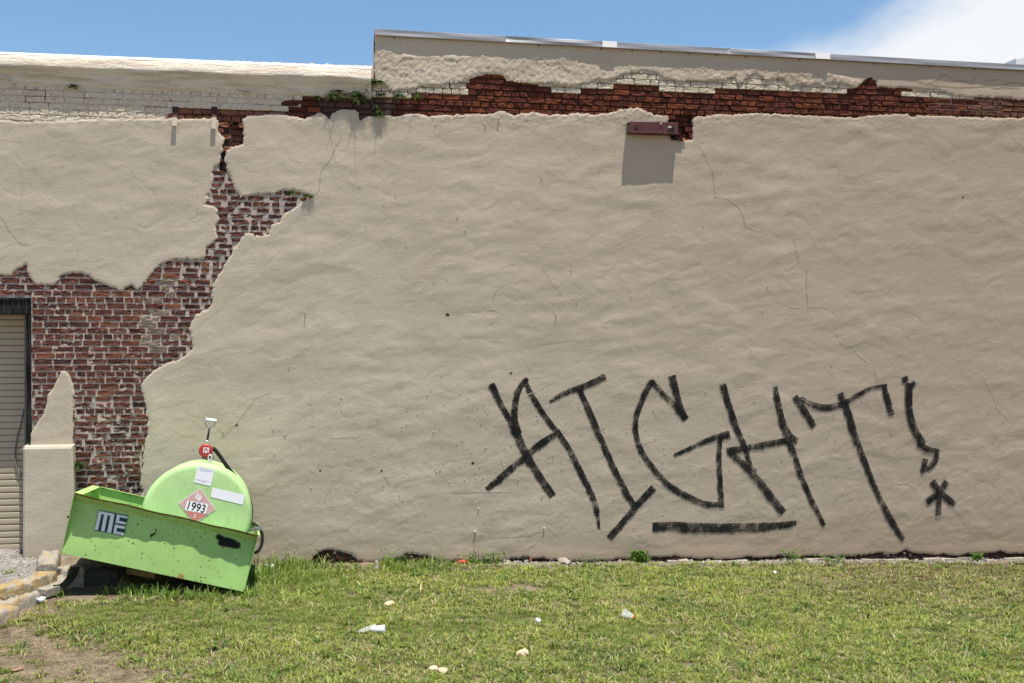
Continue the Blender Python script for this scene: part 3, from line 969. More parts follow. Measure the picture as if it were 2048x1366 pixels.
# --- left coping: battered, thickly painted cap
def coping():
    xs = np.arange(-8.5, wx(747, 130, -0.03), 0.03)
    prof = [(0.42, 0.00), (-0.022, 0.0), (-0.045, -0.022), (-0.054, -0.050), (-0.070, -0.090), (-0.078, -0.120), (-0.079, -0.135), (-0.074, -0.150),
            (-0.060, -0.170), (-0.040, -0.200), (-0.024, -0.240), (-0.010, -0.290), (0.0, -0.330), (0.03, -0.345)]
    ztop = np.interp(xs, [wx(0, 105), wx(745, 134)], [wz(0, 106, -.03), wz(745, 136, -.03)])
    V = np.zeros((len(xs), len(prof), 3))
    for j, (y, dz) in enumerate(prof):
        s = xs
        n = 0.012 * perlin(s / 0.5 + j * .05, s * 0 + j * 0.35, 60) + 0.006 * perlin(s / 0.13, s * 0 + j * 0.7, 61)
        amp = 0 if j < 2 else (1.0 if j < 12 else 0.2)
        V[:, j] = np.stack([s, y + amp * n, ztop + dz + amp * 0.6 * n * (0 if j < 3 else 1)], -1)
    n, k = len(xs), len(prof)
    I = np.arange(n * k).reshape(n, k)
    q = np.stack([I[:-1, :-1], I[1:, :-1], I[1:, 1:], I[:-1, 1:]], -1).reshape(-1, 4)[:, ::-1]
    o = new_mesh('parapet_coping', V.reshape(-1, 3), np.ascontiguousarray(q), M['white_paint'], bld, smooth=True)
    s = MB()
    zt0, zt1 = wz(0, 106, -.03), wz(745, 136, -.03)
    xa, xb = wx(0, 105), wx(745, 134)
    f = lambda x: zt0 + (zt1 - zt0) * (x - xa) / (xb - xa)
    x0, x1 = -8.5, wx(743, 130, -.03)
    pr = [(0.05, 0.018), (-0.018, 0.016), (-0.040, -0.010), (-0.040, -0.016), (0.05, 0.004)]
    s.add([(x, y, f(x) + dz) for x in (x0, x1) for y, dz in pr],
          [(0, 1, 6, 5), (1, 2, 7, 6), (2, 3, 8, 7), (3, 4, 9, 8), (4, 0, 5, 9), (0, 4, 3, 2, 1), (5, 6, 7, 8, 9)])
    s.build('white_edge_strip', M['white_strip'], bld)


coping()
for (a, b, w_, h_, q) in ((325, 164, .14, .035, 3), (345, 161, .09, .03, 4), (386, 160, .07, .05, 5), (497, 179, .09, .035, 6), (489, 184, .05, .03, 7), (3, 152, .07, .07, 8), (60, 137, .05, .02, 9), (112, 131, .10, .025, 10), (95, 128, .06, .02, 11),
                          (20, 158, .05, .03, 12), (556, 152, .06, .02, 13), (430, 148, .12, .02, 14), (600, 153, .10, .018, 15)):
    r = random.Random(q)
    x, z = wx(a, b, -.02), wz(a, b, -.02)
    yb = -.012 if b > 158 else -.03
    n = 7
    lo = [(x - w_ / 2 + w_ * i / (n - 1), yb - .012 - r.uniform(0, .010), z - h_ * r.uniform(.25, .6)) for i in range(n)]
    hi = [(x - w_ / 2 + w_ * i / (n - 1), yb + .010, z + h_ * r.uniform(.15, .5)) for i in range(n)]
    MB().add(lo + hi + [(p[0], p[1] + .004, p[2] - .003) for p in lo] + [(p[0], p[1] + .004, p[2]) for p in hi],
             [(i, i + 1, n + i + 1, n + i) for i in range(n - 1)] + [(2 * n + i, 3 * n + i, 3 * n + i + 1, 2 * n + i + 1) for i in range(n - 1)]
             + [(i, 2 * n + i, 2 * n + i + 1, i + 1) for i in range(n - 1)]).build('paint_flake', M['cream'], bld, fix=False)

# --- right metal edge flashing in lengths
def flashing():
    za, zb = wz(749, 57, -.04), wz(2048, 129, -.04)
    xa, xb = wx(749, 57), wx(2048, 129)
    f = lambda x: za + (zb - za) * (x - xa) / (xb - xa)
    r = random.Random(8)
    joints = [749, 1012, 1222, 1455, 1645, 1850, 2300]
    for i in range(len(joints) - 1):
        x0, x1 = wx(joints[i], 90, -.04), wx(joints[i + 1], 90, -.04) - 0.002
        s = MB()
        n = 24
        xs = np.linspace(x0, x1, n)
        bow = r.uniform(.001, .004)
        vs = []
        for j, x in enumerate(xs):
            u = j / (n - 1)
            kink = 0.012 * math.exp(-((u - 0) / .035) ** 2) if i in (1, 3) else 0
            w_ = bow * math.sin(u * math.pi * 2 + i)
            for y, dz in ((0.3, 0.012), (-0.034, 0.0), (-0.040 - w_ + kink, -0.003), (-0.040 + w_ + kink * .5, -0.036), (-0.0405 - w_, -0.070), (-0.036 - w_, -0.072), (-0.02, -0.03)):
                vs.append((x, y, f(x) + dz))
        k = 7
        fs = [(j * k + a, (j + 1) * k + a, (j + 1) * k + a + 1, j * k + a + 1) for j in range(n - 1) for a in range(k - 1)]
        s.add(vs, fs)
        s.build('roof_flashing', M['metal'], bld, smooth=False)
    for c in (1219, 1645):
        x0, x1 = wx(c - 14, 90, -.05), wx(c + 15, 90, -.05)
        MB().hexa([(x0, -0.052, f(x0) - .070), (x1, -0.054, f(x1) - .070), (x1, -0.04, f(x1) - .070), (x0, -0.04, f(x0) - .070),
                   (x0, -0.046, f(x0) + .003), (x1, -0.048, f(x1) + .003), (x1, -0.03, f(x1) + .003), (x0, -0.03, f(x0) + .003)]).build('sealant_patch', M['white_strip'], bld)
    for c in (789, 1078, 1203, 1265, 1322, 1379, 1433, 1492, 1600, 1750, 1861, 1950):
        x = wx(c, 100, -.02)
        MB().tube([(x, -0.005, f(x) - .085), (x, -0.022, f(x) - .085)], 0.007, 6).build('screw', M['rust_bolt'], bld)


flashing()

# --- roll-up door and its timber frame
def door():
    d = bpy.data.objects.new('roll_up_door', None); COL.objects.link(d); d.parent = bld
    yb = 0.31
    x0, x1 = wx(-330, 800, yb), wx(49, 800, yb)
    zt, zb = wz(20, 625, yb), wz(20, 1106, yb)
    p = 0.0705
    n = int((zt - zb) / p)
    prof = [(0.004, 0.0), (-0.004, 0.004), (-0.0075, 0.016), (-0.008, 0.040), (-0.007, 0.060), (0.003, 0.0675)]
    me = None
    for i in range(n):
        if me is None:
            vs = [(x, y, z) for x in (0, x1 - x0) for y, z in prof] + [(x, 0.012, z) for x in (0, x1 - x0) for z in (0, 0.0675)]
            k = len(prof)
            fs = [(a, k + a, k + a + 1, a + 1) for a in range(k - 1)]
            o = MB().add(vs, fs).build('slat', M['slat'], d, fix=False)
            me = o.data
            bm = bmesh.new(); bm.from_mesh(me)
            for fc in bm.faces:
                if fc.normal.y > 0: fc.normal_flip()
            bm.to_mesh(me); bm.free()
        else:
            o = link('slat', me, None, d)
        o.location = (x0, yb, zb + 0.03 + i * p)
    MB().box((x0, yb + .012, zb - .01), (x1, yb + .03, zb + n * p + .06)).build('backing_sheet', M['hole'], d)
    MB().box((x0, yb - .016, zb - .008), (x1, yb + .010, zb + .028)).build('bottom_bar', M['rail'], d)
    f = bpy.data.objects.new('door_frame', None); COL.objects.link(f); f.parent = bld
    lx0, lx1 = wx(-360, 610), wx(62, 610)
    zl, zh = wz(30, 628), wz(30, 596)
    bevel_mod(MB().box((lx0, -0.012, zl), (lx1, 0.36, zh)).build('lintel', M['wood'], f), 0.006)
    bevel_mod(MB().box((lx0, -0.022, zh - .022), (lx1 + .005, -0.0125, zh + .004)).build('lintel_edge', M['wood'], f), 0.003)
    pz0 = wz(56, 1112)
    bevel_mod(MB().box((wx(57.4, 800), -0.010, pz0), (wx(62, 800) - .002, 0.34, zl - .002)).build('jamb', M['wood'], f), 0.004)
    bevel_mod(MB().box((wx(51, 800), 0.018, pz0), (wx(57, 800), 0.34, zl - .002)).build('jamb', M['wood'], f), 0.004)
    MB().box((wx(48.6, 800, .2), 0.20, pz0), (wx(48.6, 800, .2) + .018, 0.315, zl - .003)).build('guide_rail', M['rail'], f)
    pts = []
    for (a, b) in ((47.5, 818), (41, 850), (34, 875), (30, 905), (33, 935), (42, 955)):
        q = W(a, b, 0.29); pts.append((float(q[0]), 0.29, float(q[1])))
    MB().tube(smooth_pts(pts), 0.008, 6).build('hanging_cable', M['rail'], d, smooth=True)
    # dark reveal behind
    MB().box((x0 - .1, 0.37, pz0 - .3), (door_r, 0.40, zh)).build('door_reveal', M['hole'], f)


door()

# --- low buttress at the foot of the pier
def buttress():
    yf = -0.10
    x0, x1 = wx(46, 1000, yf), wx(145, 950, yf)
    zt, zb = wz(90, 893, yf), wz(90, 1125, yf)
    n, k = 24, 46
    V, F = [], []
    for i in range(n + 1):
        for j in range(k + 1):
            u, v = i / n, j / k
            x = x0 + (x1 + 0.03 * (1 - v) - x0) * u
            z = zb + (zt - zb) * v
            ed = max(0, 0.012 - min(min(u, 1 - u) * (x1 - x0), (1 - v) * (zt - zb))) / 0.012
            V.append((x, yf - 0.012 * (1 - v) + 0.012 * ed ** 2 - 0.35 * float(relief(np.array([x]), np.array([z]))[0]), z))
    for i in range(n):
        for j in range(k):
            a = i * (k + 1) + j
            F.append((a, a + k + 1, a + k + 2, a + 1))
    mb = MB().add(V, F)
    c = lambda i, j: V[i * (k + 1) + j]
    right = [c(n, j) for j in range(k + 1)]; top = [c(i, k) for i in range(n + 1)]; left = [c(0, j) for j in range(k + 1)]
    for line, dz in ((right, 0), (top, 0.02), (left, 0)):
        m_ = len(line)
        mb.add(line + [(p[0], 0.12, p[2] + dz) for p in line], [(i, i + 1, m_ + i + 1, m_ + i) for i in range(m_ - 1)])
    mb.build('buttress', M['render'], bld, smooth=False)
    # smooth front only
buttress()

# --- steel plate and small brackets up on the wall
def plate():
    yf = -0.105
    x0, x1 = wx(1258, 250, yf), wx(1357, 250, yf)
    za0, za1 = wz(1258, 263, yf), wz(1258, 243, yf)
    zb0, zb1 = wz(1357, 266, yf), wz(1357, 244, yf)
    p = bpy.data.objects.new('steel_ledger', None); COL.objects.link(p); p.parent = bld
    mb = MB()
    mb.hexa([(x0, yf, za0), (x1, yf + .01, zb0), (x1, yf + .022, zb0), (x0, yf + .012, za0), (x0, yf, za1), (x1, yf + .01, zb1), (x1, yf + .022, zb1), (x0, yf + .012, za1)])
    o = mb.build('web', M['rust_plate'], p); bevel_mod(o, .003)
    bevel_mod(MB().hexa([(x0 - .003, yf - .012, za0 - .014), (x1 + .02, yf - .002, zb0 - .014), (x1 + .02, 0.06, zb0 - .012), (x0 - .003, 0.06, za0 - .012),
               (x0 - .003, yf - .012, za0 - .0006), (x1 + .02, yf - .002, zb0 - .0006), (x1 + .02, 0.06, zb0), (x0 - .003, 0.06, za0)]).build('flange', M['rust_plate'], p), .003)
    bevel_mod(MB().hexa([(x0, yf + .0125, za1 - .016), (x1, yf + .0225, zb1 - .016), (x1, 0.06, zb1 - .01), (x0, 0.06, za1 - .01),
               (x0, yf + .0125, za1 - .002), (x1, yf + .0225, zb1 - .002), (x1, 0.06, zb1 + .004), (x0, 0.06, za1 + .004)]).build('flange', M['rust_plate'], p), .003)
    for c in (1273, 1346):
        x, z = wx(c, 253, yf), wz(c, 254, yf)
        MB().tube([(x, yf + .015, z), (x, yf - .014, z)], 0.022, 6).build('bolt', M['rust_bolt'], p)
    for (c, w_) in ((1340, .05), (1322, .02)):
        x, z = wx(c, 245, yf), wz(c, 247 if c < 1330 else 254, yf)
        MB().hexa([(x - w_ / 2, yf - .006, z - .012), (x + w_ / 2, yf - .004, z - .010), (x + w_ / 2, yf + .006, z - .01), (x - w_ / 2, yf + .006, z - .012),
                   (x - w_ * .3, yf - .006, z + .012), (x + w_ * .4, yf - .004, z + .008), (x + w_ * .4, yf + .006, z + .01), (x - w_ * .3, yf + .006, z + .012)]).build('plaster_blob', M['cream'], p)
    MB().hexa([(wx(1343, 280, -.02), -.03, wz(1343, 279, -.02)), (wx(1366, 280, -.02), -.03, wz(1366, 281, -.02)), (wx(1366, 280), .07, wz(1366, 281)), (wx(1343, 280), .07, wz(1343, 279)),
               (wx(1343, 280, -.02), -.03, wz(1343, 274, -.02)), (wx(1366, 280, -.02), -.03, wz(1366, 277, -.02)), (wx(1366, 280), .07, wz(1366, 277)), (wx(1343, 280), .07, wz(1343, 274))]).build('broken_board', M['wood'], bld)
    MB().add([(wx(1361, 280), -.02, wz(1361, 281)), (wx(1371, 280), -.02, wz(1371, 281)), (wx(1366, 276), 0.0, wz(1366, 275)), (wx(1363, 280), .04, wz(1363, 281))],
             [(0, 1, 2), (0, 2, 3), (1, 3, 2), (0, 3, 1)]).build('brick_chip', M['frag'], bld)
    for c, zt, zb, n in ((348.5, 234, 251, 5), (427.5, 234, 257, 5)):
        b = bpy.data.objects.new('wall_bracket', None); COL.objects.link(b); b.parent = bld
        x0, x1 = wx(c - n, 240, -.055), wx(c + n, 240, -.055)
        z0, z1 = wz(c, zb, -.055), wz(c, zt, -.055)
        bevel_mod(MB().hexa([(x0, -.040, z0), (x1, -.040, z0), (x1, -.032, z0), (x0, -.032, z0), (x0, -.034, z1), (x1, -.034, z1), (x1, -.026, z1), (x0, -.026, z1)]).build('tab', M['cream'], b), .002)
        zz = wz(c, 213, -.0)
        MB().box((x0 - .004, -.0, z1 - .005), (x1 + .004, .06, zz)).build('strap', M['rust_bolt'], b)
        MB().hexa([(x0 + .005, -.033, z1 - .004), (x1 - .005, -.033, z1 - .004), (x1 - .005, .02, z1 + .03), (x0 + .005, .02, z1 + .03),
                   (x0 + .005, -.025, z1 + .012), (x1 - .005, -.025, z1 + .012), (x1 - .005, .02, z1 + .05), (x0 + .005, .02, z1 + .05)]).build('arm', M['rust_bolt'], b)


plate()

# --- cracks, ridges, holes, pegs
def ribbon(pts_px, width, name, mat, parent, lift=0.0016, taper=True, across=1, step=0.012, jit=0.0, seed=1, uv=False, base_fun=None):
    r = random.Random(seed)
    w = [np.array(W(*p), float) for p in pts_px]
    pts = smooth_pts(w, 8) if uv else w
    P = [pts[0]]
    for a, b in zip(pts[:-1], pts[1:]):
        L = np.linalg.norm(b - a)
        n = max(1, int(L / step))
        for i in range(n): P.append(a + (b - a) * (i + 1) / n)
    P = np.array(P)
    if jit: P[1:-1] += np.array([[r.uniform(-1, 1), r.uniform(-1, 1)] for _ in range(len(P) - 2)]) * jit
    T = np.gradient(P, axis=0)
    T /= np.linalg.norm(T, axis=1)[:, None] + 1e-9
    N = np.stack([-T[:, 1], T[:, 0]], -1)
    s = np.concatenate([[0], np.cumsum(np.linalg.norm(np.diff(P, axis=0), axis=1))])
    u = s / s[-1]
    wd = np.interp(u, np.linspace(0, 1, len(width)), width) if hasattr(width, '__len__') else np.full(len(P), width)
    if taper: wd = wd * np.minimum(1, np.minimum(u, 1 - u) * 8 + 0.25) * np.array([r.uniform(.6, 1.3) for _ in u])
    V, UV = [], []
    for j in range(across + 1):
        v = j / across
        Q = P + N * ((v - .5) * wd)[:, None]
        y = -relief(Q[:, 0], Q[:, 1]) - lift
        if base_fun is not None: y = base_fun(Q) - lift
        V.append(np.stack([Q[:, 0], y, Q[:, 1]], -1)); UV.append(np.stack([s, np.full(len(s), v)], -1))
    V, UV = np.stack(V, 1), np.stack(UV, 1)
    n, k = len(P), across + 1
    I = np.arange(n * k).reshape(n, k)
    q = np.ascontiguousarray(np.stack([I[:-1, :-1], I[1:, :-1], I[1:, 1:], I[:-1, 1:]], -1).reshape(-1, 4))
    o = new_mesh(name, V.reshape(-1, 3), q, mat, parent, smooth=True)
    if uv:
        l = o.data.uv_layers.new(name='UVMap')
        l.data.foreach_set('uv', UV.reshape(-1, 2)[q.ravel()].astype(np.float32).ravel())
    return o


def z_(cx, cy, s, pts): return [(cx + a / s, cy + b / s) for a, b in pts]


DARK = [
    [(685, 270), (675, 287), (665, 310), (660, 322), (647, 335), (641, 347), (639, 365), (638, 382), (627, 392)],
    [(1390, 284), (1405, 304), (1415, 325), (1425, 345), (1428, 372), (1430, 395), (1456, 398), (1465, 407), (1478, 416), (1487, 436), (1491, 455), (1507, 460), (1534, 469)],
    [(1586, 474), (1590, 492), (1595, 512), (1598, 527)], [(1614, 537), (1612, 571), (1615, 616), (1632, 614)],
    [(1672, 668), (1682, 690), (1697, 699)], [(1747, 737), (1755, 766)],
    [(1797, 617), (1802, 622), (1822, 625), (1837, 632), (1849, 647)], [(1705, 580), (1712, 586), (1742, 583), (1772, 578)],
    [(1085, 535), (1105, 570), (1125, 592)], [(1029, 560), (994, 580), (985, 598), (986, 612)],
    [(994, 1075), (1032, 1074), (1043, 1071), (1063, 1072), (1074, 1065), (1089, 1064)], [(1095, 1058), (1110, 1070), (1120, 1078)],
    [(375, 436), (390, 435), (402, 422), (410, 410)], [(2020, 270), (2038, 289), (2060, 305)],
    z_(1708, 130, 6.02, [(560, 215), (720, 185), (760, 195), (860, 235), (1000, 180), (1060, 115), (1150, 150), (1220, 200), (1290, 185), (1420, 235), (1450, 150), (1500, 140)]),
    z_(1708, 130, 6.02, [(900, 250), (1100, 260), (1300, 275), (1500, 270), (1620, 260), (1700, 290), (1800, 272), (2040, 295)]),
    z_(1708, 130, 6.02, [(1540, 210), (1620, 185), (1750, 180)]), z_(1708, 130, 6.02, [(1760, 250), (1850, 220), (1960, 212), (2060, 250)]),
    [(545, 782), (510, 800), (475, 845), (440, 880)],
    z_(0, 90, 6.02, [(150, 490), (300, 420)]), z_(0, 90, 6.02, [(280, 300), (350, 290), (400, 262)]),
    z_(0, 90, 6.02, [(420, 410), (500, 390), (640, 395), (670, 410), (740, 390), (800, 390), (860, 435), (1000, 440), (1100, 425)]),
    z_(0, 90, 6.02, [(970, 375), (1040, 385), (1100, 350)]), z_(280, 90, 6.02, [(390, 372), (570, 378), (620, 430), (760, 430), (820, 438)]),
    z_(280, 90, 6.02, [(1110, 505), (1240, 575), (1380, 540), (1500, 500), (1700, 480)]), z_(280, 90, 6.02, [(1060, 405), (1110, 385), (1110, 330)]),
    [(0, 430), (18, 462), (40, 487), (62, 492)],
]
for i, c in enumerate(DARK):
    ribbon(c, 0.0047 if i in (0, 1, 3, 10) else 0.0040 if i < 14 or i in (18, len(DARK) - 1) else 0.0070, 'crack', M['crack'] if i in (0, 1, 3, 10) or 13 < i < len(DARK) - 1 and i != 18 else M['faint'], bld, jit=0.0035, seed=i, lift=0.0018 if c[0][1] > 205 else 0.0052)
LIGHT = [[(1632, 614), (1648, 612), (1660, 617), (1672, 627), (1677, 644)], [(1700, 687), (1717, 709), (1740, 727)],
         z_(1420, 720, 3.594, [(1340, 885), (1410, 880), (1480, 920), (1530, 850), (1600, 760)]), [(905, 628), (940, 620), (985, 617), (1010, 628)],
         [(900, 982), (960, 982), (1023, 982)], [(1553, 600), (1580, 612), (1612, 616)], z_(560, 560, 3.413, [(1640, 810), (1760, 750), (1880, 680)]),
         [(652, 872), (670, 875), (700, 872), (718, 873)], [(1965, 745), (1985, 790), (1996, 818), (2018, 838)], [(768, 948), (780, 968)]]
for i, c in enumerate(LIGHT):
    ribbon(c, 0.008, 'ridge_line', M['ridge'], bld, jit=0.003, seed=40 + i, lift=0.004)

mbh = []
for (a, b, r) in ((895, 629, .020), (1022, 746, .013), (641, 941, .012), (763, 941, .012), (946, 926, .016), (880, 943, .007), (887, 811, .006), (630, 767, .006),
                  (1075, 825, .006), (1073, 833, .006), (1075, 841, .006), (950, 840, .006), (853, 1065, .006), (851, 1031, .005), (470, 958, .013), (474, 850, .014), (1260, 740, .006), (1060, 747, .005),
                  (1782, 870, .009), (88, 140, .008), (200, 138, .008), (265, 143, .009), (337, 145, .009), (475, 151, .012), (405, 147, .006), (617, 165, .008), (1926, 395, .012)):
    x, z = W(a, b)
    n = 9
    rr2 = random.Random(int(a))
    vs = []
    for i in range(n):
        an = 2 * math.pi * i / n
        q = r * rr2.uniform(.7, 1.2)
        xx, zz = x + q * 1.25 * math.cos(an), z + q * 0.8 * math.sin(an)
        vs.append((float(xx), -float(relief(np.array([xx]), np.array([zz]))[0]) - (0.0022 if b > 240 else 0.11 if b < 148 else .03), float(zz)))
    if b < 170:
        yy = -0.03 if b > 160 else -0.052
        vs = [(v[0], yy, v[2]) for v in vs]
    MB().add(vs, [tuple(range(n))]).build('anchor_hole', M['hole'], bld)
for (a, b, L, r) in ((611, 625, .034, .006), (1112, 627, .030, .006), (815, 813, .012, .004), (1262, 591, .012, .005), (868, 562, .01, .005), (971, 250, .014, .007),
                     (997, 238, .022, .010), (1525, 622, .012, .005), (1520, 575, .010, .004), (432, 632, .008, .003), (957, 1017, .016, .008), (950, 1063, .018, .013),
                     (1088, 1056, .02, .01), (1210, 890, .01, .005), (1008, 930, .012, .005), (1085, 990, .010, .005), (1328, 895, .010, .005), (660, 976, .012, .004)):
    x, z = (float(v) for v in W(a, b))
    y = -float(relief(np.array([x]), np.array([z]))[0])
    MB().tube([(x, y + .01, z), (x, y - L, z - .002)], [r, r * .8], 7).build('wall_peg', M['cream'], bld, smooth=True)
# little crumbs of render thrown on the lower wall
mb = MB()
r = random.Random(77)
for i in range(420):
    if r.random() < .75:
        a, b = r.uniform(540, 2040), r.triangular(700, 1095, 930)
        if r.random() < .5: a = r.gauss(1150, 330)
    else:
        a, b = r.uniform(100, 2040), r.uniform(250, 1090)
    x, z = (float(v) for v in W(a, b))
    if cover_at(x, z, coat_d) < 0.05: continue
    y = -float(relief(np.array([x]), np.array([z]))[0])
    s = r.uniform(.003, .0075)
    L = s * r.uniform(.8, 1.9)
    n = 5
    ring = [(x + s * math.cos(k * 1.2566) * r.uniform(.7, 1.5), y + .002, z + s * math.sin(k * 1.2566) * r.uniform(.6, 1.1)) for k in range(n)]
    top = [(x + s * .5 * math.cos(k * 1.2566), y - L, z + s * .4 * math.sin(k * 1.2566)) for k in range(n)]
    mb.add(ring + top, [(k, (k + 1) % n, n + (k + 1) % n, n + k) for k in range(n)] + [tuple(range(n, 2 * n))])
o = mb.build('render_crumbs', M['render'], bld); o['kind'] = 'stuff'

# --- graffiti
gr = bpy.data.objects.new('graffiti', None); COL.objects.link(gr); gr.parent = bld
gr['label'] = 'black brush-painted graffiti reading AIGHT with an exclamation mark, star and underline'
K = 3.594
S1 = [([(112, 172), (160, 280), (205, 360), (255, 450), (300, 550), (360, 675), (430, 800), (555, 985)], [48, 46, 40, 60, 58, 58, 58, 56]),
      ([(375, 130), (310, 215), (282, 330), (280, 430), (305, 530)], [30, 42, 48, 46, 52]),
      ([(350, 140), (405, 260), (500, 410), (600, 540), (680, 660), (750, 800), (815, 930), (865, 1060), (890, 1215)], [34, 42, 42, 42, 44, 44, 44, 42, 18]),
      ([(85, 935), (230, 815), (370, 695), (480, 605), (620, 520)], [40, 50, 50, 50, 52]),
      ([(538, 305), (640, 245), (760, 205), (840, 172), (940, 122)], [22, 36, 46, 46, 50]),
      ([(750, 215), (800, 335), (870, 500), (930, 640), (1000, 800), (1075, 945), (1140, 1050)], [34, 50, 48, 46, 48, 48, 44]),
      ([(965, 1285), (1080, 1155), (1180, 1035), (1288, 918)], [48, 46, 48, 50]),
      ([(1268, 145), (1190, 300), (1150, 440), (1158, 560), (1205, 680), (1290, 800), (1390, 905), (1520, 985), (1650, 1040), (1785, 1040)], [44, 44, 40, 40, 42, 44, 46, 48, 46, 36]),
      ([(1262, 150), (1340, 240), (1430, 330), (1512, 432)], [38, 38, 46, 56]),
      ([(1412, 112), (1436, 220), (1468, 330), (1508, 430)], [52, 50, 50, 44]),
      ([(1428, 690), (1560, 630), (1700, 570), (1832, 535)], [24, 30, 40, 54]),
      ([(1758, 545), (1750, 700), (1758, 880), (1768, 1062)], [40, 36, 38, 46]),
      ([(1275, 1205), (1400, 1205), (1600, 1212), (1800, 1214), (2000, 1212), (2180, 1196), (2310, 1172)], [62, 72, 70, 66, 70, 58, 36])]
S2 = [([(85, 175), (130, 330), (180, 480), (240, 620), (290, 760), (330, 800)], [50, 48, 48, 46, 40, 20]),
      ([(462, 192), (485, 320), (515, 450), (560, 545), (625, 592)], [40, 46, 50, 60, 52]),
      ([(562, 580), (610, 720), (660, 860), (720, 1000), (790, 1140), (818, 1192)], [48, 46, 44, 42, 40, 28]),
      ([(120, 665), (260, 640), (400, 612), (560, 582)], [54, 48, 46, 46]),
      ([(140, 670), (230, 750), (350, 880), (450, 1010), (525, 1100)], [44, 50, 54, 56, 50]),
      ([(602, 265), (670, 365), (745, 485)], [52, 50, 48]),
      ([(645, 280), (740, 328), (830, 346), (940, 326), (1040, 268), (1150, 208), (1270, 182)], [36, 46, 46, 40, 34, 26, 20]),
      ([(1242, 185), (1270, 290), (1300, 402)], [40, 46, 48]),
      ([(930, 240), (990, 400), (1050, 590), (1120, 770), (1180, 920), (1260, 1090), (1340, 1225), (1388, 1295)], [48, 56, 50, 48, 42, 44, 48, 40]),
      ([(1378, 152), (1424, 132)], [36, 40]), ([(1470, 160), (1428, 200)], [34, 40]),
      ([(1428, 165), (1424, 330), (1440, 430), (1480, 530), (1530, 610)], [54, 52, 54, 54, 50]),
      ([(1488, 600), (1560, 642), (1632, 660)], [36, 42, 36]), ([(1628, 640), (1618, 710), (1580, 760), (1512, 800)], [36, 42, 40, 40]),
      ([(1545, 708), (1532, 775)], [46, 36]),
      ([(1590, 875), (1660, 960), (1755, 1045)], [48, 40, 46]), ([(1700, 872), (1630, 955), (1552, 1020)], [46, 42, 46]), ([(1640, 950), (1636, 1040), (1634, 1118)], [38, 44, 46])]
for i, (pts, w) in enumerate([(z_(950, 720, K, p), w) for p, w in S1] + [(z_(1420, 720, K, p), w) for p, w in S2]):
    sc = 1 / K / (172.5 * (1 - 8.29e-5 * (pts[0][0] - 1024)))
    ribbon(pts, [v * sc * 1.34 for v in w], 'brush_stroke', M['brush'], gr, lift=0.0028 + 0.00021 * i, taper=False, across=4, step=0.014, uv=True)

# ================================================================== ROOF-TOP BOX at the far right
rv = empty('roof_vent', 'small pale metal box on the roof behind the far right parapet', 'roof vent')
y = 1.2
xa, xb = wx(2032, 120, y), wx(2032, 120, y) + 1.1
za, zb = wz(2032, 140, y) - .4, wz(2032, 117, y)
MB().box((xa, y, za), (xb, y + 1, zb)).build('casing', M['white_strip'], rv)
MB().add([(xa + .08, y + .02, zb + .001), (xb, y + .02, zb + .001), (xb, y + .9, zb + .001), (xa + .05, y + .9, zb + .001), (xa + .62, y + .2, zb + .2), (xb, y + .2, zb + .2), (xb, y + .7, zb + .2), (xa + .62, y + .7, zb + .2)],
         [(0, 1, 5, 4), (1, 2, 6, 5), (2, 3, 7, 6), (3, 0, 4, 7), (4, 5, 6, 7)]).build('cowl', M['rail'], rv)

# ================================================================== THE GREEN TUB AND THE FUEL TANK
BRP = G(487, 1184)
WV = ray(488, 850); WV = WV / np.linalg.norm(WV)


def onface(px, py, off=0.0):
    """point on the tub's front plane (off metres behind it)"""
    d = ray(px, py)
    t = ((BRP + WV * off - EYE) @ WV) / (d @ WV)
    return EYE + d * t


TL, TR, BR_, BL = onface(152.8, 984.2), onface(515.5, 1068.4), onface(487, 1183.5), onface(123.4, 1106.5)
UV_ = (BR_ - BL) / np.linalg.norm(BR_ - BL)
VV = np.cross(UV_, WV); VV = VV if VV[2] > 0 else -VV
DEPTH = 1.08
print('TUB', TL, TR, BR_, BL, UV_, VV, WV, PAD, PAD_TOP)


def face(u, v, off=0.0):
    return (BL * (1 - u) + BR_ * u) * (1 - v) + (TL * (1 - u) + TR * u) * v + WV * off


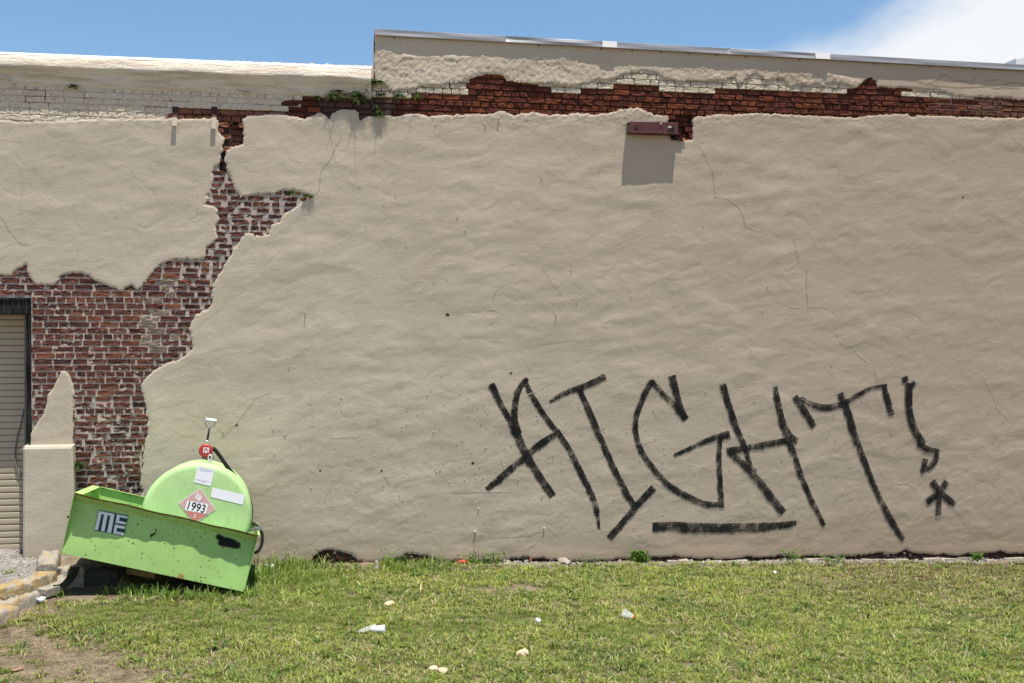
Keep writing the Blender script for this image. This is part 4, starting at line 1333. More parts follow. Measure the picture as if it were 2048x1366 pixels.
def tub():
    t = empty('containment_tub', 'bright green open steel tub, tilted to one side, holding the round tank', 'steel tub')
    # front panel with flared lip
    nu, vs_ = 60, [0, .02, .12, .25, .38, .5, .62, .74, .83, .862, .868, .9, .95, 1.0]
    V, R = [], []
    for i in range(nu + 1):
        u = i / nu
        fl = float(np.interp(u, [0, .1, .25, .4, .6, .75, .9, 1], [.112, .112, .096, .082, .075, .088, .096, .092])) + .003 * math.sin(u * 37) + .002 * math.sin(u * 83 + 1)
        for v in vs_:
            off = 0.004 * float(perlin(np.array([u * 4.0]), np.array([v * 1.6]), 70)[0]) * min(1, v * 8)
            if v > .865: off = -fl * (v - .865) / .135
            p = face(u, v, off)
            if v > .865: p = p + (p * 0 + VV) * (.004 * math.sin(u * 21 + 2)) * (v - .865) / .135
            V.append(p); R.append(1.0 if v > .99 else 0.25 if v < .01 else 0.35 if abs(v - .866) < .008 else 0.35 if v > .94 else 0.0)
    k = len(vs_)
    n = len(V)
    V2 = [p + WV * .006 for p in V]
    F = [(i * k + j, (i + 1) * k + j, (i + 1) * k + j + 1, i * k + j + 1) for i in range(nu) for j in range(k - 1)]
    F2 = [tuple(a + n for a in f)[::-1] for f in F]
    E = [(i * k + k - 1, (i + 1) * k + k - 1, n + (i + 1) * k + k - 1, n + i * k + k - 1) for i in range(nu)] + [(i * k, n + i * k, n + (i + 1) * k, (i + 1) * k) for i in range(nu)]
    E += [(j, j + 1, n + j + 1, n + j) for j in range(k - 1)] + [(nu * k + j, n + nu * k + j, n + nu * k + j + 1, nu * k + j + 1) for j in range(k - 1)]
    o = MB().add(V + V2, F + F2 + E).build('front_panel', M['green'], t)
    attr_float(o.data, 'rust', R + [r_ * .8 for r_ in R])

    def panel(name, c, thick, rust=None):
        """c: four corners, edges rusting along the top"""
        c = [np.asarray(p, float) for p in c]
        nrm = np.cross(c[1] - c[0], c[3] - c[0]); nrm /= np.linalg.norm(nrm)
        n1, n2 = 24, 8
        V = [(c[0] * (1 - a / n1) + c[1] * a / n1) * (1 - b / n2) + (c[3] * (1 - a / n1) + c[2] * a / n1) * b / n2 for a in range(n1 + 1) for b in range(n2 + 1)]
        R = [0.55 if b in (0, n2) else 0.12 for a in range(n1 + 1) for b in range(n2 + 1)]
        k = n2 + 1; n = len(V)
        F = [(a * k + b, (a + 1) * k + b, (a + 1) * k + b + 1, a * k + b + 1) for a in range(n1) for b in range(n2)]
        V2 = [p + nrm * thick for p in V]
        F2 = [tuple(i + n for i in f)[::-1] for f in F]
        ring = [a * k for a in range(n1 + 1)] + [n1 * k + b for b in range(1, k)] + [a * k + n2 for a in range(n1 - 1, -1, -1)] + [b for b in range(n2 - 1, 0, -1)]
        E = [(ring[i], ring[(i + 1) % len(ring)], n + ring[(i + 1) % len(ring)], n + ring[i]) for i in range(len(ring))]
        o = MB().add(V + V2, F + F2 + E).build(name, M['green'], t)
        attr_float(o.data, 'rust', R * 2)
        return o
    e = .008
    panel('back_panel', [face(0.004, 0, DEPTH), face(.996, 0, DEPTH), face(.996, 1, DEPTH), face(0.004, 1, DEPTH)], .006)
    panel('end_panel', [face(0, 0, .0065), face(0, 0, DEPTH - .001), face(0, 1, DEPTH - .001), face(0, 1, -.10)], -.006)
    panel('end_panel', [face(1, 0, .0065), face(1, 0, DEPTH - .001), face(1, 1, DEPTH - .001), face(1, 1, -.08)], .006)
    panel('floor_panel', [face(0.004, .004, .007), face(.996, .004, .007), face(.996, .004, DEPTH - .002), face(.004, .004, DEPTH - .002)], .006)
    # flanges on the rims of the ends and the back, turned inwards
    fl = UV_ * .075 - VV * .0
    panel('rim_flange', [face(0, 1.004, -.10), face(0, 1.004, DEPTH), face(0, 1.004, DEPTH) + fl, face(0, 1.004, -.09) + fl], .005)
    panel('rim_flange', [face(1, 1.004, -.08), face(1, 1.004, DEPTH), face(1, 1.004, DEPTH) + UV_ * .02, face(1, 1.004, -.08) + UV_ * .02], .005)
    panel('rim_flange', [face(0.045, 1.004, DEPTH - .03), face(1, 1.004, DEPTH - .03), face(1, 1.004, DEPTH + .01), face(.045, 1.004, DEPTH + .01)], .005)
    # ribs on the left inner corner and lifting lug at the left
    q = onface(141, 1034.5, .03)
    MB().tube([q - UV_ * .03, q + UV_ * .02], .012, 8).build('lifting_lug', M['rust_bolt'], t)
    q = onface(361, 1152, -.002)
    MB().slab([q + UV_ * a + VV * b for a, b in ((-.022, -.02), (.022, -.024), (.024, .02), (-.018, .024))], -WV * .008).build('weld_patch', M['board'], t)
    # dent scar
    s = [onface(a, b, -.006) for a, b in ((300, 1070), (306, 1067), (312, 1064), (311, 1068), (305, 1072), (302, 1076))]
    MB().slab(s, -WV * .002).build('scrape_mark', M['rust_bolt'], t)
    # logo
    Z = lambda pts, off: [onface(170 + a / 17.07, 1005 + b / 17.07, off) for a, b in pts]
    lg = MB().slab(Z([(465, 260), (1480, 445), (1330, 1140), (315, 945)], -.0065), -WV * .0015).build('logo_plate', M['teal'], t)
    for nm, pts in (('letter_m', [(475, 285), (1010, 390), (890, 1040), (755, 1020), (868, 450), (772, 432), (660, 990), (545, 965), (655, 405), (562, 395), (440, 945), (328, 930)]),
                    ('letter_c', [(1095, 405), (1465, 480), (1445, 545), (1185, 500), (1165, 625), (1415, 680), (1400, 750), (1040, 695)]),
                    ('letter_c', [(1020, 745), (1380, 820), (1360, 905), (1095, 862), (1075, 985), (1330, 1035), (1315, 1120), (960, 1050)])):
        o = MB().slab(Z(pts, -.0085), -WV * .001).build(nm, M['logo_white'], t)
    # black sprayed blotch
    n1, n2 = 56, 34
    V, Cv = [], []
    blobs = [((200, 385), (455, 430), 66), ((150, 290), (200, 320), 52), ((270, 345), (400, 385), 58)]
    for i in range(n1 + 1):
        for j in range(n2 + 1):
            a, b = 60 + 500 * i / n1, 190 + 330 * j / n2
            c = 0
            for (ax, ay), (bx, by), rad in blobs:
                tt = max(0, min(1, ((a - ax) * (bx - ax) + (b - ay) * (by - ay)) / ((bx - ax) ** 2 + (by - ay) ** 2)))
                dd = math.hypot(a - ax - tt * (bx - ax), b - ay - tt * (by - ay))
                c = max(c, min(1, max(0, 1.35 - dd / rad)))
            V.append(onface(420 + a / 8.536, 1040 + b / 8.536, -.0075)); Cv.append(c)
    o = MB().add(V, [(i * (n2 + 1) + j, (i + 1) * (n2 + 1) + j, (i + 1) * (n2 + 1) + j + 1, i * (n2 + 1) + j + 1) for i in range(n1) for j in range(n2)]).build('spray_blotch', M['spray'], t)
    attr_float(o.data, 'cover', Cv)
    return t


tub()


def tank():
    t = empty('fuel_tank', 'round pale green fuel tank with white labels and red hand pump in the tub', 'fuel tank')
    off0 = 0.07
    c = onface(393.4, 1033, off0)
    Rr = float(np.linalg.norm(onface(393.4 + 112, 1033, off0) - c)) * 0.5 + float(np.linalg.norm(onface(393.4 - 112, 1033, off0) - c)) * 0.5
    U, V_ = UV_, VV
    prof = [(0.0, 0.0), (.5, 0.0), (.88, 0.0), (.93, .004), (.955, .012), (.975, .024), (.990, .042), (1.0, .068), (1.0, .090), (1.004, .092), (1.004, .104), (1.0, .106), (1.0, .5), (1.0, .9), (.97, .96), (.8, .98), (0, .99)]
    seg = 112
    vs, rust = [], []
    for i, (r_, d) in enumerate(prof):
        for k in range(seg):
            an = 2 * math.pi * k / seg
            vs.append(c + (U * math.cos(an) + V_ * math.sin(an)) * Rr * r_ + WV * d)
            rust.append(0.36 if 4 <= i <= 10 else 0.0)
    F = [(i * seg + k, i * seg + (k + 1) % seg, (i + 1) * seg + (k + 1) % seg, (i + 1) * seg + k) for i in range(len(prof) - 1) for k in range(seg)]
    o = MB().add(vs, F).build('shell', M['tank'], t, smooth=True)
    attr_float(o.data, 'rust', rust)
    # saddles under the tank
    for a in (-.35, .35):
        q = c + U * a * Rr - V_ * Rr * .93
        MB().hexa([q + U * x_ + V_ * z__ + WV * y_ for z__ in (-.10, .06) for x_, y_ in ((-.05, .15), (.05, .15), (.05, .75), (-.05, .75))]).build('saddle', M['green'], t)
    L = off0 - .002
    Z = lambda pts, off: [onface(340 + a / 8.539, 900 + b / 8.539, L + off) for a, b in pts]
    p1 = MB().slab(Z([(480, 270), (762, 332), (692, 618), (410, 550)], 0), -WV * .001).build('paper_label', M['sticker_white'], t)
    for (a, b, cx, cy, w_) in ((500, 300, 740, 350, 5), (505, 322, 735, 372, 4), (510, 345, 640, 373, 4), (450, 492, 680, 545, 5), (520, 530, 610, 550, 6), (440, 505, 500, 517, 4)):
        MB().slab(Z([(a, b), (cx, cy), (cx - 1, cy + w_), (a - 1, b + w_)], -.0015), -WV * .0006).build('print_line', M['sticker_line'], p1)
    MB().slab(Z([(728, 640), (1282, 768), (1240, 935), (688, 800)], 0), -WV * .001).build('blank_label', M['sticker_white'], t)
    pl = MB().slab(Z([(512, 648), (782, 1015), (415, 1262), (145, 905)], -.0012), -WV * .001).build('hazard_placard', M['flame'], t)
    MB().slab(Z([(513, 668), (762, 1010), (416, 1242), (166, 910)], -.0026), -WV * .0006).build('placard_field', M['sticker_pink'], pl)
    MB().slab(Z([(240, 1015), (650, 1090), (416, 1238)], -.0036), -WV * .0006).build('placard_base', M['sticker_red'], pl)
    MB().slab(Z([(292, 862), (652, 925), (612, 1090), (255, 1028)], -.0046), -WV * .0006).build('number_panel', M['sticker_white'], pl)
    flm = [(470, 868), (430, 830), (425, 785), (440, 745), (452, 790), (462, 735), (490, 695), (492, 745), (508, 775), (522, 735), (530, 790), (555, 765), (545, 825), (520, 868), (500, 880)]
    MB().slab(Z(flm, -.0056), -WV * .0006).build('flame_print', M['flame'], pl)
    MB().slab(Z([(425, 872), (540, 892), (538, 902), (423, 882)], -.0056), -WV * .0006).build('flame_base', M['flame'], pl)

    def text(body, name, px, py, hpx, wpx, mat, bold, offp):
        cu = bpy.data.curves.new(name, 'FONT'); cu.body = body; cu.size = 1.0; cu.offset = bold; cu.align_x, cu.align_y = 'CENTER', 'CENTER'
        cu.materials.append(mat)
        tmp = bpy.data.objects.new(name, cu); COL.objects.link(tmp)
        bpy.context.view_layer.update()
        me = bpy.data.meshes.new_from_object(tmp.evaluated_get(bpy.context.evaluated_depsgraph_get()))
        COL.objects.unlink(tmp); bpy.data.objects.remove(tmp)
        co = np.zeros(len(me.vertices) * 3); me.vertices.foreach_get('co', co); co = co.reshape(-1, 3)
        co -= (co.max(0) + co.min(0)) / 2
        ext = co.max(0) - co.min(0)
        q = onface(340 + px / 8.539, 900 + py / 8.539, L + offp)
        mpp = np.linalg.norm(onface(400, 1000, L) - onface(401, 1000, L)) / 8.539
        pu = UV_; pv = VV
        co = q + (co[:, :1] / ext[0] * wpx * mpp) * pu + (co[:, 1:2] / ext[1] * hpx * mpp) * pv
        me.vertices.foreach_set('co', co.astype(np.float32).ravel()); me.update()
        if len(me.materials) == 0: me.materials.append(mat)
        return link(name, me, mat, pl)
    text('1993', 'number_print', 455, 977, 150, 300, M['ink'], .012, -.0062)
    text('3', 'class_number', 422, 1130, 62, 42, M['flame'], .02, -.0052)

    # --- hand pump on top
    pp = bpy.data.objects.new('hand_pump', None); COL.objects.link(pp); pp.parent = t
    po = off0 + .13
    Zp = lambda a, b, off=0: onface(380 + a / 10.51, 830 + b / 10.51, po + off)
    cc = Zp(330, 752)
    rad = float(np.linalg.norm(Zp(480, 752) - cc))
    vs, F = [], []
    prof = [(0, -.004), (.80, -.004), (.86, .0), (.97, .004), (1.0, .016), (1.0, .09), (.9, .105), (0, .106)]
    sg = 40
    for r_, d in prof:
        for k in range(sg):
            an = 2 * math.pi * k / sg
            vs.append(cc + (UV_ * math.cos(an) + VV * math.sin(an)) * rad * r_ + WV * d)
    F = [(i * sg + k, i * sg + (k + 1) % sg, (i + 1) * sg + (k + 1) % sg, (i + 1) * sg + k) for i in range(len(prof) - 1) for k in range(sg)]
    MB().add(vs, F).build('pump_body', M['pump_red'], pp)
    MB().slab([Zp(a, b, -.005) for a, b in ((285, 678), (405, 688), (388, 805), (272, 792))], -WV * .001).build('pump_badge', M['logo_white'], pp)
    pth = smooth_pts([Zp(a, b, -.0068) for a, b in ((288, 768), (306, 762), (310, 735), (318, 712), (340, 704), (360, 716), (358, 745), (360, 770), (382, 776))], 5)
    MB().tube(pth, .0042, 6).build('badge_mark', M['pump_red'], pp)
    MB().slab([Zp(a, b, .01) for a, b in ((245, 845), (312, 845), (308, 920), (250, 920))], WV * .05).build('pump_neck', M['pump_red'], pp)
    MB().slab([Zp(a, b, .0) for a, b in ((238, 905), (330, 915), (322, 948), (228, 935))], WV * .08).build('neck_flange', M['olive'], pp)
    MB().slab([Zp(a, b, .02) for a, b in ((316, 830), (470, 850), (515, 868), (490, 950), (360, 960), (312, 925))], WV * .05).build('filler_bracket', M['olive'], pp)
    MB().slab([Zp(a, b, -.02) for a, b in ((372, 915), (470, 930), (466, 990), (368, 975))], WV * .03).build('padlock_body', M['chrome'], pp)
    MB().tube(smooth_pts([Zp(a, b, -.006) for a, b in ((386, 925), (390, 870), (424, 842), (455, 870), (455, 930))], 5), .0085, 8).build('padlock_shackle', M['chrome'], pp, smooth=True)
    MB().tube([Zp(362, 545, .03), Zp(410, 275, .03)], .0105, 8).build('pump_rod', M['rubber'], pp, smooth=True)
    MB().tube([Zp(355, 575, .03), Zp(364, 535, .03)], .019, 10).build('rod_gland', M['chrome'], pp, smooth=True)
    MB().tube(smooth_pts([Zp(a, b, .03) for a, b in ((322, 115), (326, 190), (365, 240), (408, 272), (455, 250), (520, 205), (548, 135))], 5), .0035, 6).build('handle_wire', M['steel'], pp, smooth=True)
    MB().tube([Zp(332, 98, .03), Zp(555, 130, .03)], .0205, 14).build('handle_grip', M['sticker_white'], pp, smooth=True)
    hp = smooth_pts([Zp(478, 690, .04), Zp(560, 770, .06), Zp(680, 940, .12), Zp(800, 1110, .2), Zp(960, 1300, .35), Zp(1180, 1600, .5), Zp(1290, 2000, .5), Zp(1250, 2300, .4)], 6)
    MB().tube(hp, .0205, 12).build('delivery_hose', M['rubber'], t, smooth=True)
    Zq = lambda a, b, off: onface(420 + a / 8.536, 1040 + b / 8.536, off)
    MB().slab([Zq(a, b, .30) for a, b in ((560, 172), (840, 122), (880, 118), (884, 178), (850, 186), (600, 200))], WV * .05).build('nozzle_spout', M['steel'], t)
    MB().tube(smooth_pts([Zq(a, b, .32) for a, b in ((860, 165), (890, 235), (893, 330), (880, 420), (840, 510), (780, 555), (730, 535), (690, 470))], 5), .0165, 10).build('hose_loop', M['rubber'], t, smooth=True)
    MB().tube(smooth_pts([Zq(a, b, .36) for a, b in ((690, 30), (745, 52), (800, 85), (835, 125))], 5), .011, 8).build('hose_end', M['rubber'], t, smooth=True)


tank()

# ================================================================== KERBS, SLAB AND RUBBISH UNDER THE TUB
def kerb(name, pts, width, height, mat, label, cat, group=None, seed=0, sink=0.04):
    P = smooth_pts([np.asarray(p, float) for p in pts], 14) if len(pts) > 2 else [np.asarray(pts[0]) * (1 - i / 16) + np.asarray(pts[1]) * i / 16 for i in range(17)]
    hw = width / 2
    prof = [(-hw, -sink), (-hw * .98, height * .3), (-hw * .93, height * .62), (-hw * .88, height * .84), (-hw * .78, height * .95), (-hw * .6, height), (-hw * .2, height * 1.005),
            (hw * .2, height * 1.005), (hw * .6, height), (hw * .78, height * .95), (hw * .88, height * .84), (hw * .93, height * .62), (hw * .98, height * .3), (hw, -sink)]
    V = []
    m_ = len(P) - 1
    for i, p in enumerate(P):
        tn = P[min(i + 1, m_)] - P[max(i - 1, 0)]
        sd = np.array([tn[1], -tn[0], 0]); sd /= np.linalg.norm(sd) + 1e-9
        e = 0.90 if i in (0, m_) else 1.0
        for q, (a, z) in enumerate(prof):
            s_ = np.array([i * .35 + seed * 9.1]); v_ = np.array([q * .33])
            nz_ = 0.020 * float(perlin(s_, v_, 62)[0]) + 0.009 * float(perlin(s_ * 2.3, v_ * 2.1, 63)[0])
            V.append(p + sd * (a * e + nz_ * np.sign(a)) + np.array([0, 0, z * (e if z > 0 else 1) + nz_ * (z > 0)]))
    k = len(prof)
    F = [(i * k + j, i * k + j + 1, (i + 1) * k + j + 1, (i + 1) * k + j) for i in range(m_) for j in range(k - 1)]
    F += [tuple(range(k)), tuple(m_ * k + j for j in range(k))[::-1]]
    o = MB().add(V, F).build(name, mat, None, smooth=True)
    o.data.polygons.foreach_set('use_smooth', [len(p.vertices) == 4 for p in o.data.polygons])
    return tag(o, label, cat, group)


kerb('concrete_kerb', [G(101, 1124), G(92, 1152)], .20, .13, M['kerb_worn'], 'short worn kerb block running out from the pier foot beside the gravel', 'kerb', 'broken kerb blocks', 1)
kerb('concrete_kerb', [G(97, 1156), G(60, 1172), G(0, 1190), G(-110, 1216)], .19, .075, M['kerb'], 'long yellow painted kerb along the edge of the gravel', 'kerb', 'broken kerb blocks', 2)
pa, pb, pc = (np.append(PAD[q], float(ground_z(PAD[q][0], PAD[q][1] - .4))) for q in (-3, -2, -1))
bk = np.array([0, .13, 0])
kerb('concrete_kerb', [pa + bk, pa * .06 + pb * .94 + bk], .26, PAD_TOP + .03 - pa[2], M['kerb_worn'], 'thick pale kerb end with a yellow stain beside the curled rubber mat', 'kerb', 'broken kerb blocks', 3)
kerb('shade_toned_block', [pb + bk, pc + bk + np.array([-.03, 0, 0])], .26, PAD_TOP + .01 - pa[2], M['shade_tone'], 'long concrete block under the tub, coloured near-black for the shade there', 'concrete block')
kerb('concrete_kerb', [G(58, 1200), G(20, 1213), G(-40, 1236)], .26, .085, M['kerb_worn'], 'rounded kerb block with worn yellow paint beside the white stone', 'kerb', 'broken kerb blocks', 4)
kerb('concrete_kerb', [G(14, 1232), G(-20, 1246), G(-70, 1264)], .26, .105, M['kerb'], 'yellow topped kerb block nearest the bare soil corner', 'kerb', 'broken kerb blocks', 5)
z4 = lambda a, b, up: G(a / 6.827, 1090 + b / 6.827, up)
tp = [z4(a, b, .085) for a, b in ((372, 572), (600, 470), (850, 398), (905, 440), (840, 545), (640, 612))]
o = MB().slab(tp, np.array([0, 0, -.08])).build('concrete_slab', M['concrete'])
bevel_mod(o, .008)
tag(o, 'flat pale concrete slab wedged between the kerbs and the rubber mat', 'slab')
La = smooth_pts([z4(a, b, u) for a, b, u in ((968, 306, .22), (935, 400, .16), (870, 490, .11), (800, 535, .10), (720, 548, .10))], 5)
Ra = smooth_pts([z4(a, b, u) for a, b, u in ((1088, 290, .22), (1050, 400, .13), (985, 490, .08), (910, 552, .07), (880, 562, .07))], 5)
n = len(La)
o = MB().add(La + Ra + [p + np.array([0, .01, -.012]) for p in La] + [p + np.array([0, .01, -.012]) for p in Ra],
             [(i, i + 1, n + i + 1, n + i) for i in range(n - 1)] + [(2 * n + i, 3 * n + i, 3 * n + i + 1, 2 * n + i + 1) for i in range(n - 1)]
             + [(i, 2 * n + i, 2 * n + i + 1, i + 1) for i in range(n - 1)] + [(n + i, n + i + 1, 3 * n + i + 1, 3 * n + i) for i in range(n - 1)]
             + [(n - 1, 3 * n - 1, 4 * n - 1, 2 * n - 1), (0, n, 3 * n, 2 * n)]).build('rubber_mat', M['mat'], smooth=False)
tag(o, 'curled dark rubber mat hanging over the slab under the tub', 'mat')


def stone(name, pos, size, mat, label, cat, seed, group=None, flat=.6):
    r = random.Random(seed)
    bm = bmesh.new()
    bmesh.ops.create_icosphere(bm, subdivisions=2, radius=1)
    for v in bm.verts:
        s = 1 + .22 * math.sin(v.co.x * 3 + seed) * math.cos(v.co.y * 4 + seed * 2) + r.uniform(-.12, .12)
        v.co = Vector((v.co.x * size[0] * s, v.co.y * size[1] * s, max(v.co.z, -.5) * size[2] * s))
    me = bpy.data.meshes.new(name); bm.to_mesh(me); bm.free()
    o = link(name, me, mat)
    o.location = Vector(pos) + Vector((0, 0, size[2] * .4)); o.rotation_euler = (0, 0, r.uniform(0, 6))
    return tag(o, label, cat, group)


o = MB().slab([z4(a, b, .035) for a, b in ((465, 722), (520, 692), (560, 700), (628, 712), (600, 738), (540, 752))], np.array([0, 0, -.018])).build('white_stone', M['paper'])
tag(o, 'flat white stone chip in front of the concrete slab', 'stone')
bd = bpy.data.objects.new('split_board', None)
a0, a1 = G(222, 1166) + np.array([0, .25, .05]), G(305, 1176) + np.array([0, .1, .07])
o = MB().hexa([a0 + np.array(v) for v in ((0, 0, 0), )] * 0 + [a0, a1, a1 + np.array([0, .09, 0]), a0 + np.array([-.02, .09, 0]), a0 + np.array([.015, .005, .05]), a1 + np.array([0, 0, .05]), a1 + np.array([0, .09, .05]), a0 + np.array([0, .09, .05])]).build('split_board', M['board'])
tag(o, 'split yellowish timber lying in the shade under the tub', 'board')

# gravel by the door, rubble at the wall foot
def pebbles(name, n, pick, smin, smax, mat, kind='stuff', seed=0):
    r = random.Random(seed)
    mb = MB()
    for _ in range(n):
        p = pick(r)
        if p is None: continue
        s = r.uniform(smin, smax) * (1 if r.random() < .9 else 1.8)
        a = r.uniform(0, 6.28)
        vs = []
        for k in range(6):
            an = a + k * math.pi / 3
            q = s * r.uniform(.7, 1.25)
            vs.append((p[0] + math.cos(an) * q, p[1] + math.sin(an) * q * .8, p[2] - .004))
        for k in range(4):
            an = a + k * math.pi / 2
            q = s * r.uniform(.4, .7)
            vs.append((p[0] + math.cos(an) * q, p[1] + math.sin(an) * q * .8, p[2] + s * r.uniform(.4, .9)))
        fs = [(6, 7, 8, 9)] + [(0, 1, 6), (1, 2, 7, 6), (2, 3, 7), (3, 4, 8, 7), (4, 5, 9, 8), (5, 0, 6, 9)]
        mb.add(vs, fs)
    o = mb.build(name, mat, fix=True)
    return tag(o, kind=kind)


def pick_gravel(r):
    a, b = r.uniform(-120, 150), 1104 + 85 * r.random() ** 1.3
    if a + .9 * (b - 1105) > 130 + r.uniform(-25, 25): return None
    p = G(a, b)
    if p[1] > -0.02: p[1] = -0.02
    return (p[0], p[1], float(gz_at(p[0], p[1])) + .004)


def pick_rubble(r):
    a = r.uniform(850, 2150) if r.random() < .8 else r.uniform(560, 900)
    if 620 < a < 750: return None
    x = wx(a, 1120)
    yy = -abs(r.gauss(0, .11)) - .01
    return (x, yy, float(gz_at(x, yy)) + .003)


def pick_soil(r):
    a, b = r.uniform(-60, 330), r.uniform(1190, 1380)
    if a > 140 and b < 1290: return None
    p = G(a, b)
    return (p[0], p[1], float(gz_at(p[0], p[1])) + .002)


tag(pebbles('gravel', 1700, pick_gravel, .006, .02, M['stone'], seed=1), 'grey gravel in front of the roll-up door', None)
tag(pebbles('rubble', 1100, pick_rubble, .007, .024, M['stone'], seed=2), 'pale rubble and chips along the foot of the wall', None)
tag(pebbles('soil_crumbs', 420, pick_soil, .003, .009, M['crumb'], seed=3), 'crumbs on the bare soil in the corner', None)
# broken footing showing under the coat at the right
r = random.Random(12)
fx = wx(1265, 1118)
while fx < wx(2150, 1112):
    L = r.uniform(.10, .34)
    g0 = float(ground_z(fx)); hgt = r.uniform(.004, .030); yb = r.uniform(-.08, -.01)
    v = [(fx, yb, g0 - .05), (fx + L * .95, yb + r.uniform(-.03, .03), g0 - .05), (fx + L * .97, .02, g0 - .05), (fx, .02, g0 - .05)]
    tpv = [(a + r.uniform(-.01, .01), b + r.uniform(0, .02), g0 + hgt + r.uniform(-.012, .012)) for a, b, _ in v]
    o = MB().hexa(v + tpv).build('footing_stone', M['footing'], bld)
    fx += L + (r.uniform(.0, .25) if r.random() < .55 else .01)

# ================================================================== LITTER
def litter_cup():
    c = empty('paper_cup', 'white paper cup lying on its side with a flattened clear lid in the grass', 'cup')
    p = G(756, 1262); p[2] = float(gz_at(p[0], p[1])) + .034
    ax = RGT
    sg = 18
    vs = []
    for d, rad in ((-.060, .027), (-.056, .029), (.052, .040), (.060, .042), (.062, .039), (-.05, .024)):
        q = p + ax * d
        for k in range(sg):
            an = 2 * math.pi * k / sg
            vs.append(q + np.array([0, 0, 1]) * math.sin(an) * rad + FWD * math.cos(an) * rad)
    F = [(i * sg + k, i * sg + (k + 1) % sg, (i + 1) * sg + (k + 1) % sg, (i + 1) * sg + k) for i in range(5) for k in range(sg)] + [tuple(range(sg))]
    MB().add(vs, F).build('cup_wall', M['paper'], c, smooth=True)
    q = G(735, 1262); q[2] = float(gz_at(q[0], q[1])) + .045
    MB().add([q + ax * a + FWD * b + np.array([0, 0, z]) for a, b, z in ((-.11, 0, -.03), (-.02, -.04, -.02), (.07, -.03, .02), (.07, .05, .03), (-.03, .05, .0), (-.0, 0, .02))],
             [(0, 1, 5), (1, 2, 5), (2, 3, 5), (3, 4, 5), (4, 0, 5)]).build('cup_sleeve', M['plastic'], c, fix=False)


def litter_clear():
    c = empty('plastic_cup', 'crushed clear plastic cup with an orange label in the grass', 'plastic cup')
    p = G(1257, 1236); p[2] = float(gz_at(p[0], p[1])) + .042
    ax = RGT * .8 + np.array([0, 0, -.45]) - FWD * .3; ax /= np.linalg.norm(ax)
    s1 = np.cross(ax, [0, 0, 1]); s1 /= np.linalg.norm(s1); s2 = np.cross(ax, s1)
    sg = 18

    def shell(ds):
        vs = []
        for d, rad in ds:
            for k in range(sg):
                an = 2 * math.pi * k / sg
                w_ = 1 + .12 * math.sin(3 * an + d * 30)
                vs.append(p + ax * d + s1 * math.cos(an) * rad * w_ + s2 * math.sin(an) * rad * w_ * .85)
        return vs, [(i * sg + k, i * sg + (k + 1) % sg, (i + 1) * sg + (k + 1) % sg, (i + 1) * sg + k) for i in range(len(ds) - 1) for k in range(sg)]
    MB().add(*shell([(-.062, .042), (-.058, .044), (-.05, .041), (.0, .036), (.04, .032)])).build('cup_wall', M['plastic'], c, smooth=True)
    MB().add(*shell([(.041, .033), (.058, .030), (.059, .001)])).build('cup_base', M['orange'], c, smooth=True)


litter_cup(); litter_clear()
for i, (a, b, sx, sy, sz, mt, lab, cat) in enumerate((
        (779, 1211, .055, .03, .03, 'foam', 'small tan foam lump in the grass above the white paper cup', 'foam scrap'),
        (1046, 1308, .055, .04, .035, 'foam', 'pinkish tan foam lump alone in the middle of the front grass', 'foam scrap'),
        (868, 1339, .045, .03, .022, 'foam', 'flat tan foam scrap, left half of the pair near the bottom edge', 'foam scrap'),
        (886, 1342, .045, .04, .022, 'foam', 'flat tan foam scrap, right half of the pair near the bottom edge', 'foam scrap'),
        (1075, 1239, .045, .03, .022, 'paper', 'pale crumpled scrap in the grass between the two cups', 'paper scrap'),
        (539, 1136, .07, .05, .03, 'paper', 'white crumpled paper in the taller grass beside the tub', 'paper scrap'),
        (1055, 1125, .05, .04, .04, 'frag', 'bright orange brick fragment at the foot of the wall', 'brick fragment'),
        (926, 1128, .09, .05, .025, 'frag', 'reddish broken brick lying flat at the wall foot beside the weeds', 'brick fragment'),
        (1128, 1126, .16, .07, .035, 'concrete', 'broad pale mortar lump at the wall foot right of the orange fragment', 'mortar lump'),
        (118, 1152, .03, .025, .025, 'stone', 'small grey pebble lying on top of the concrete slab', 'pebble'),
        (35, 1336, .05, .022, .008, 'chip', 'flat pink brick chip on the bare soil corner', 'brick fragment'),
        (1550, 1145, .06, .02, .012, 'paper', 'thin white scrap in the grass near the right part of the wall', 'paper scrap'))):
    p = G(a, b); p[1] = min(p[1], -.02)
    up = .10 if a == 118 else .012
    stone({'foam': 'foam_scrap', 'paper': 'paper_scrap', 'frag': 'brick_fragment', 'concrete': 'mortar_lump', 'stone': 'pebble', 'chip': 'brick_fragment'}[mt],
          (p[0], p[1], float(gz_at(p[0], p[1])) + up), (sx, sy, sz), M[mt], lab, cat, i + 3)
x, = [wx(1050, 1112)]
o = MB().box((x - .045, -.09, float(ground_z(x)) - .02), (x + .045, -.01, float(ground_z(x)) + .085)).build('loose_brick', M['hole'])
bevel_mod(o, .008)
tag(o, 'dark brick end standing against the wall behind the orange fragment', 'brick')

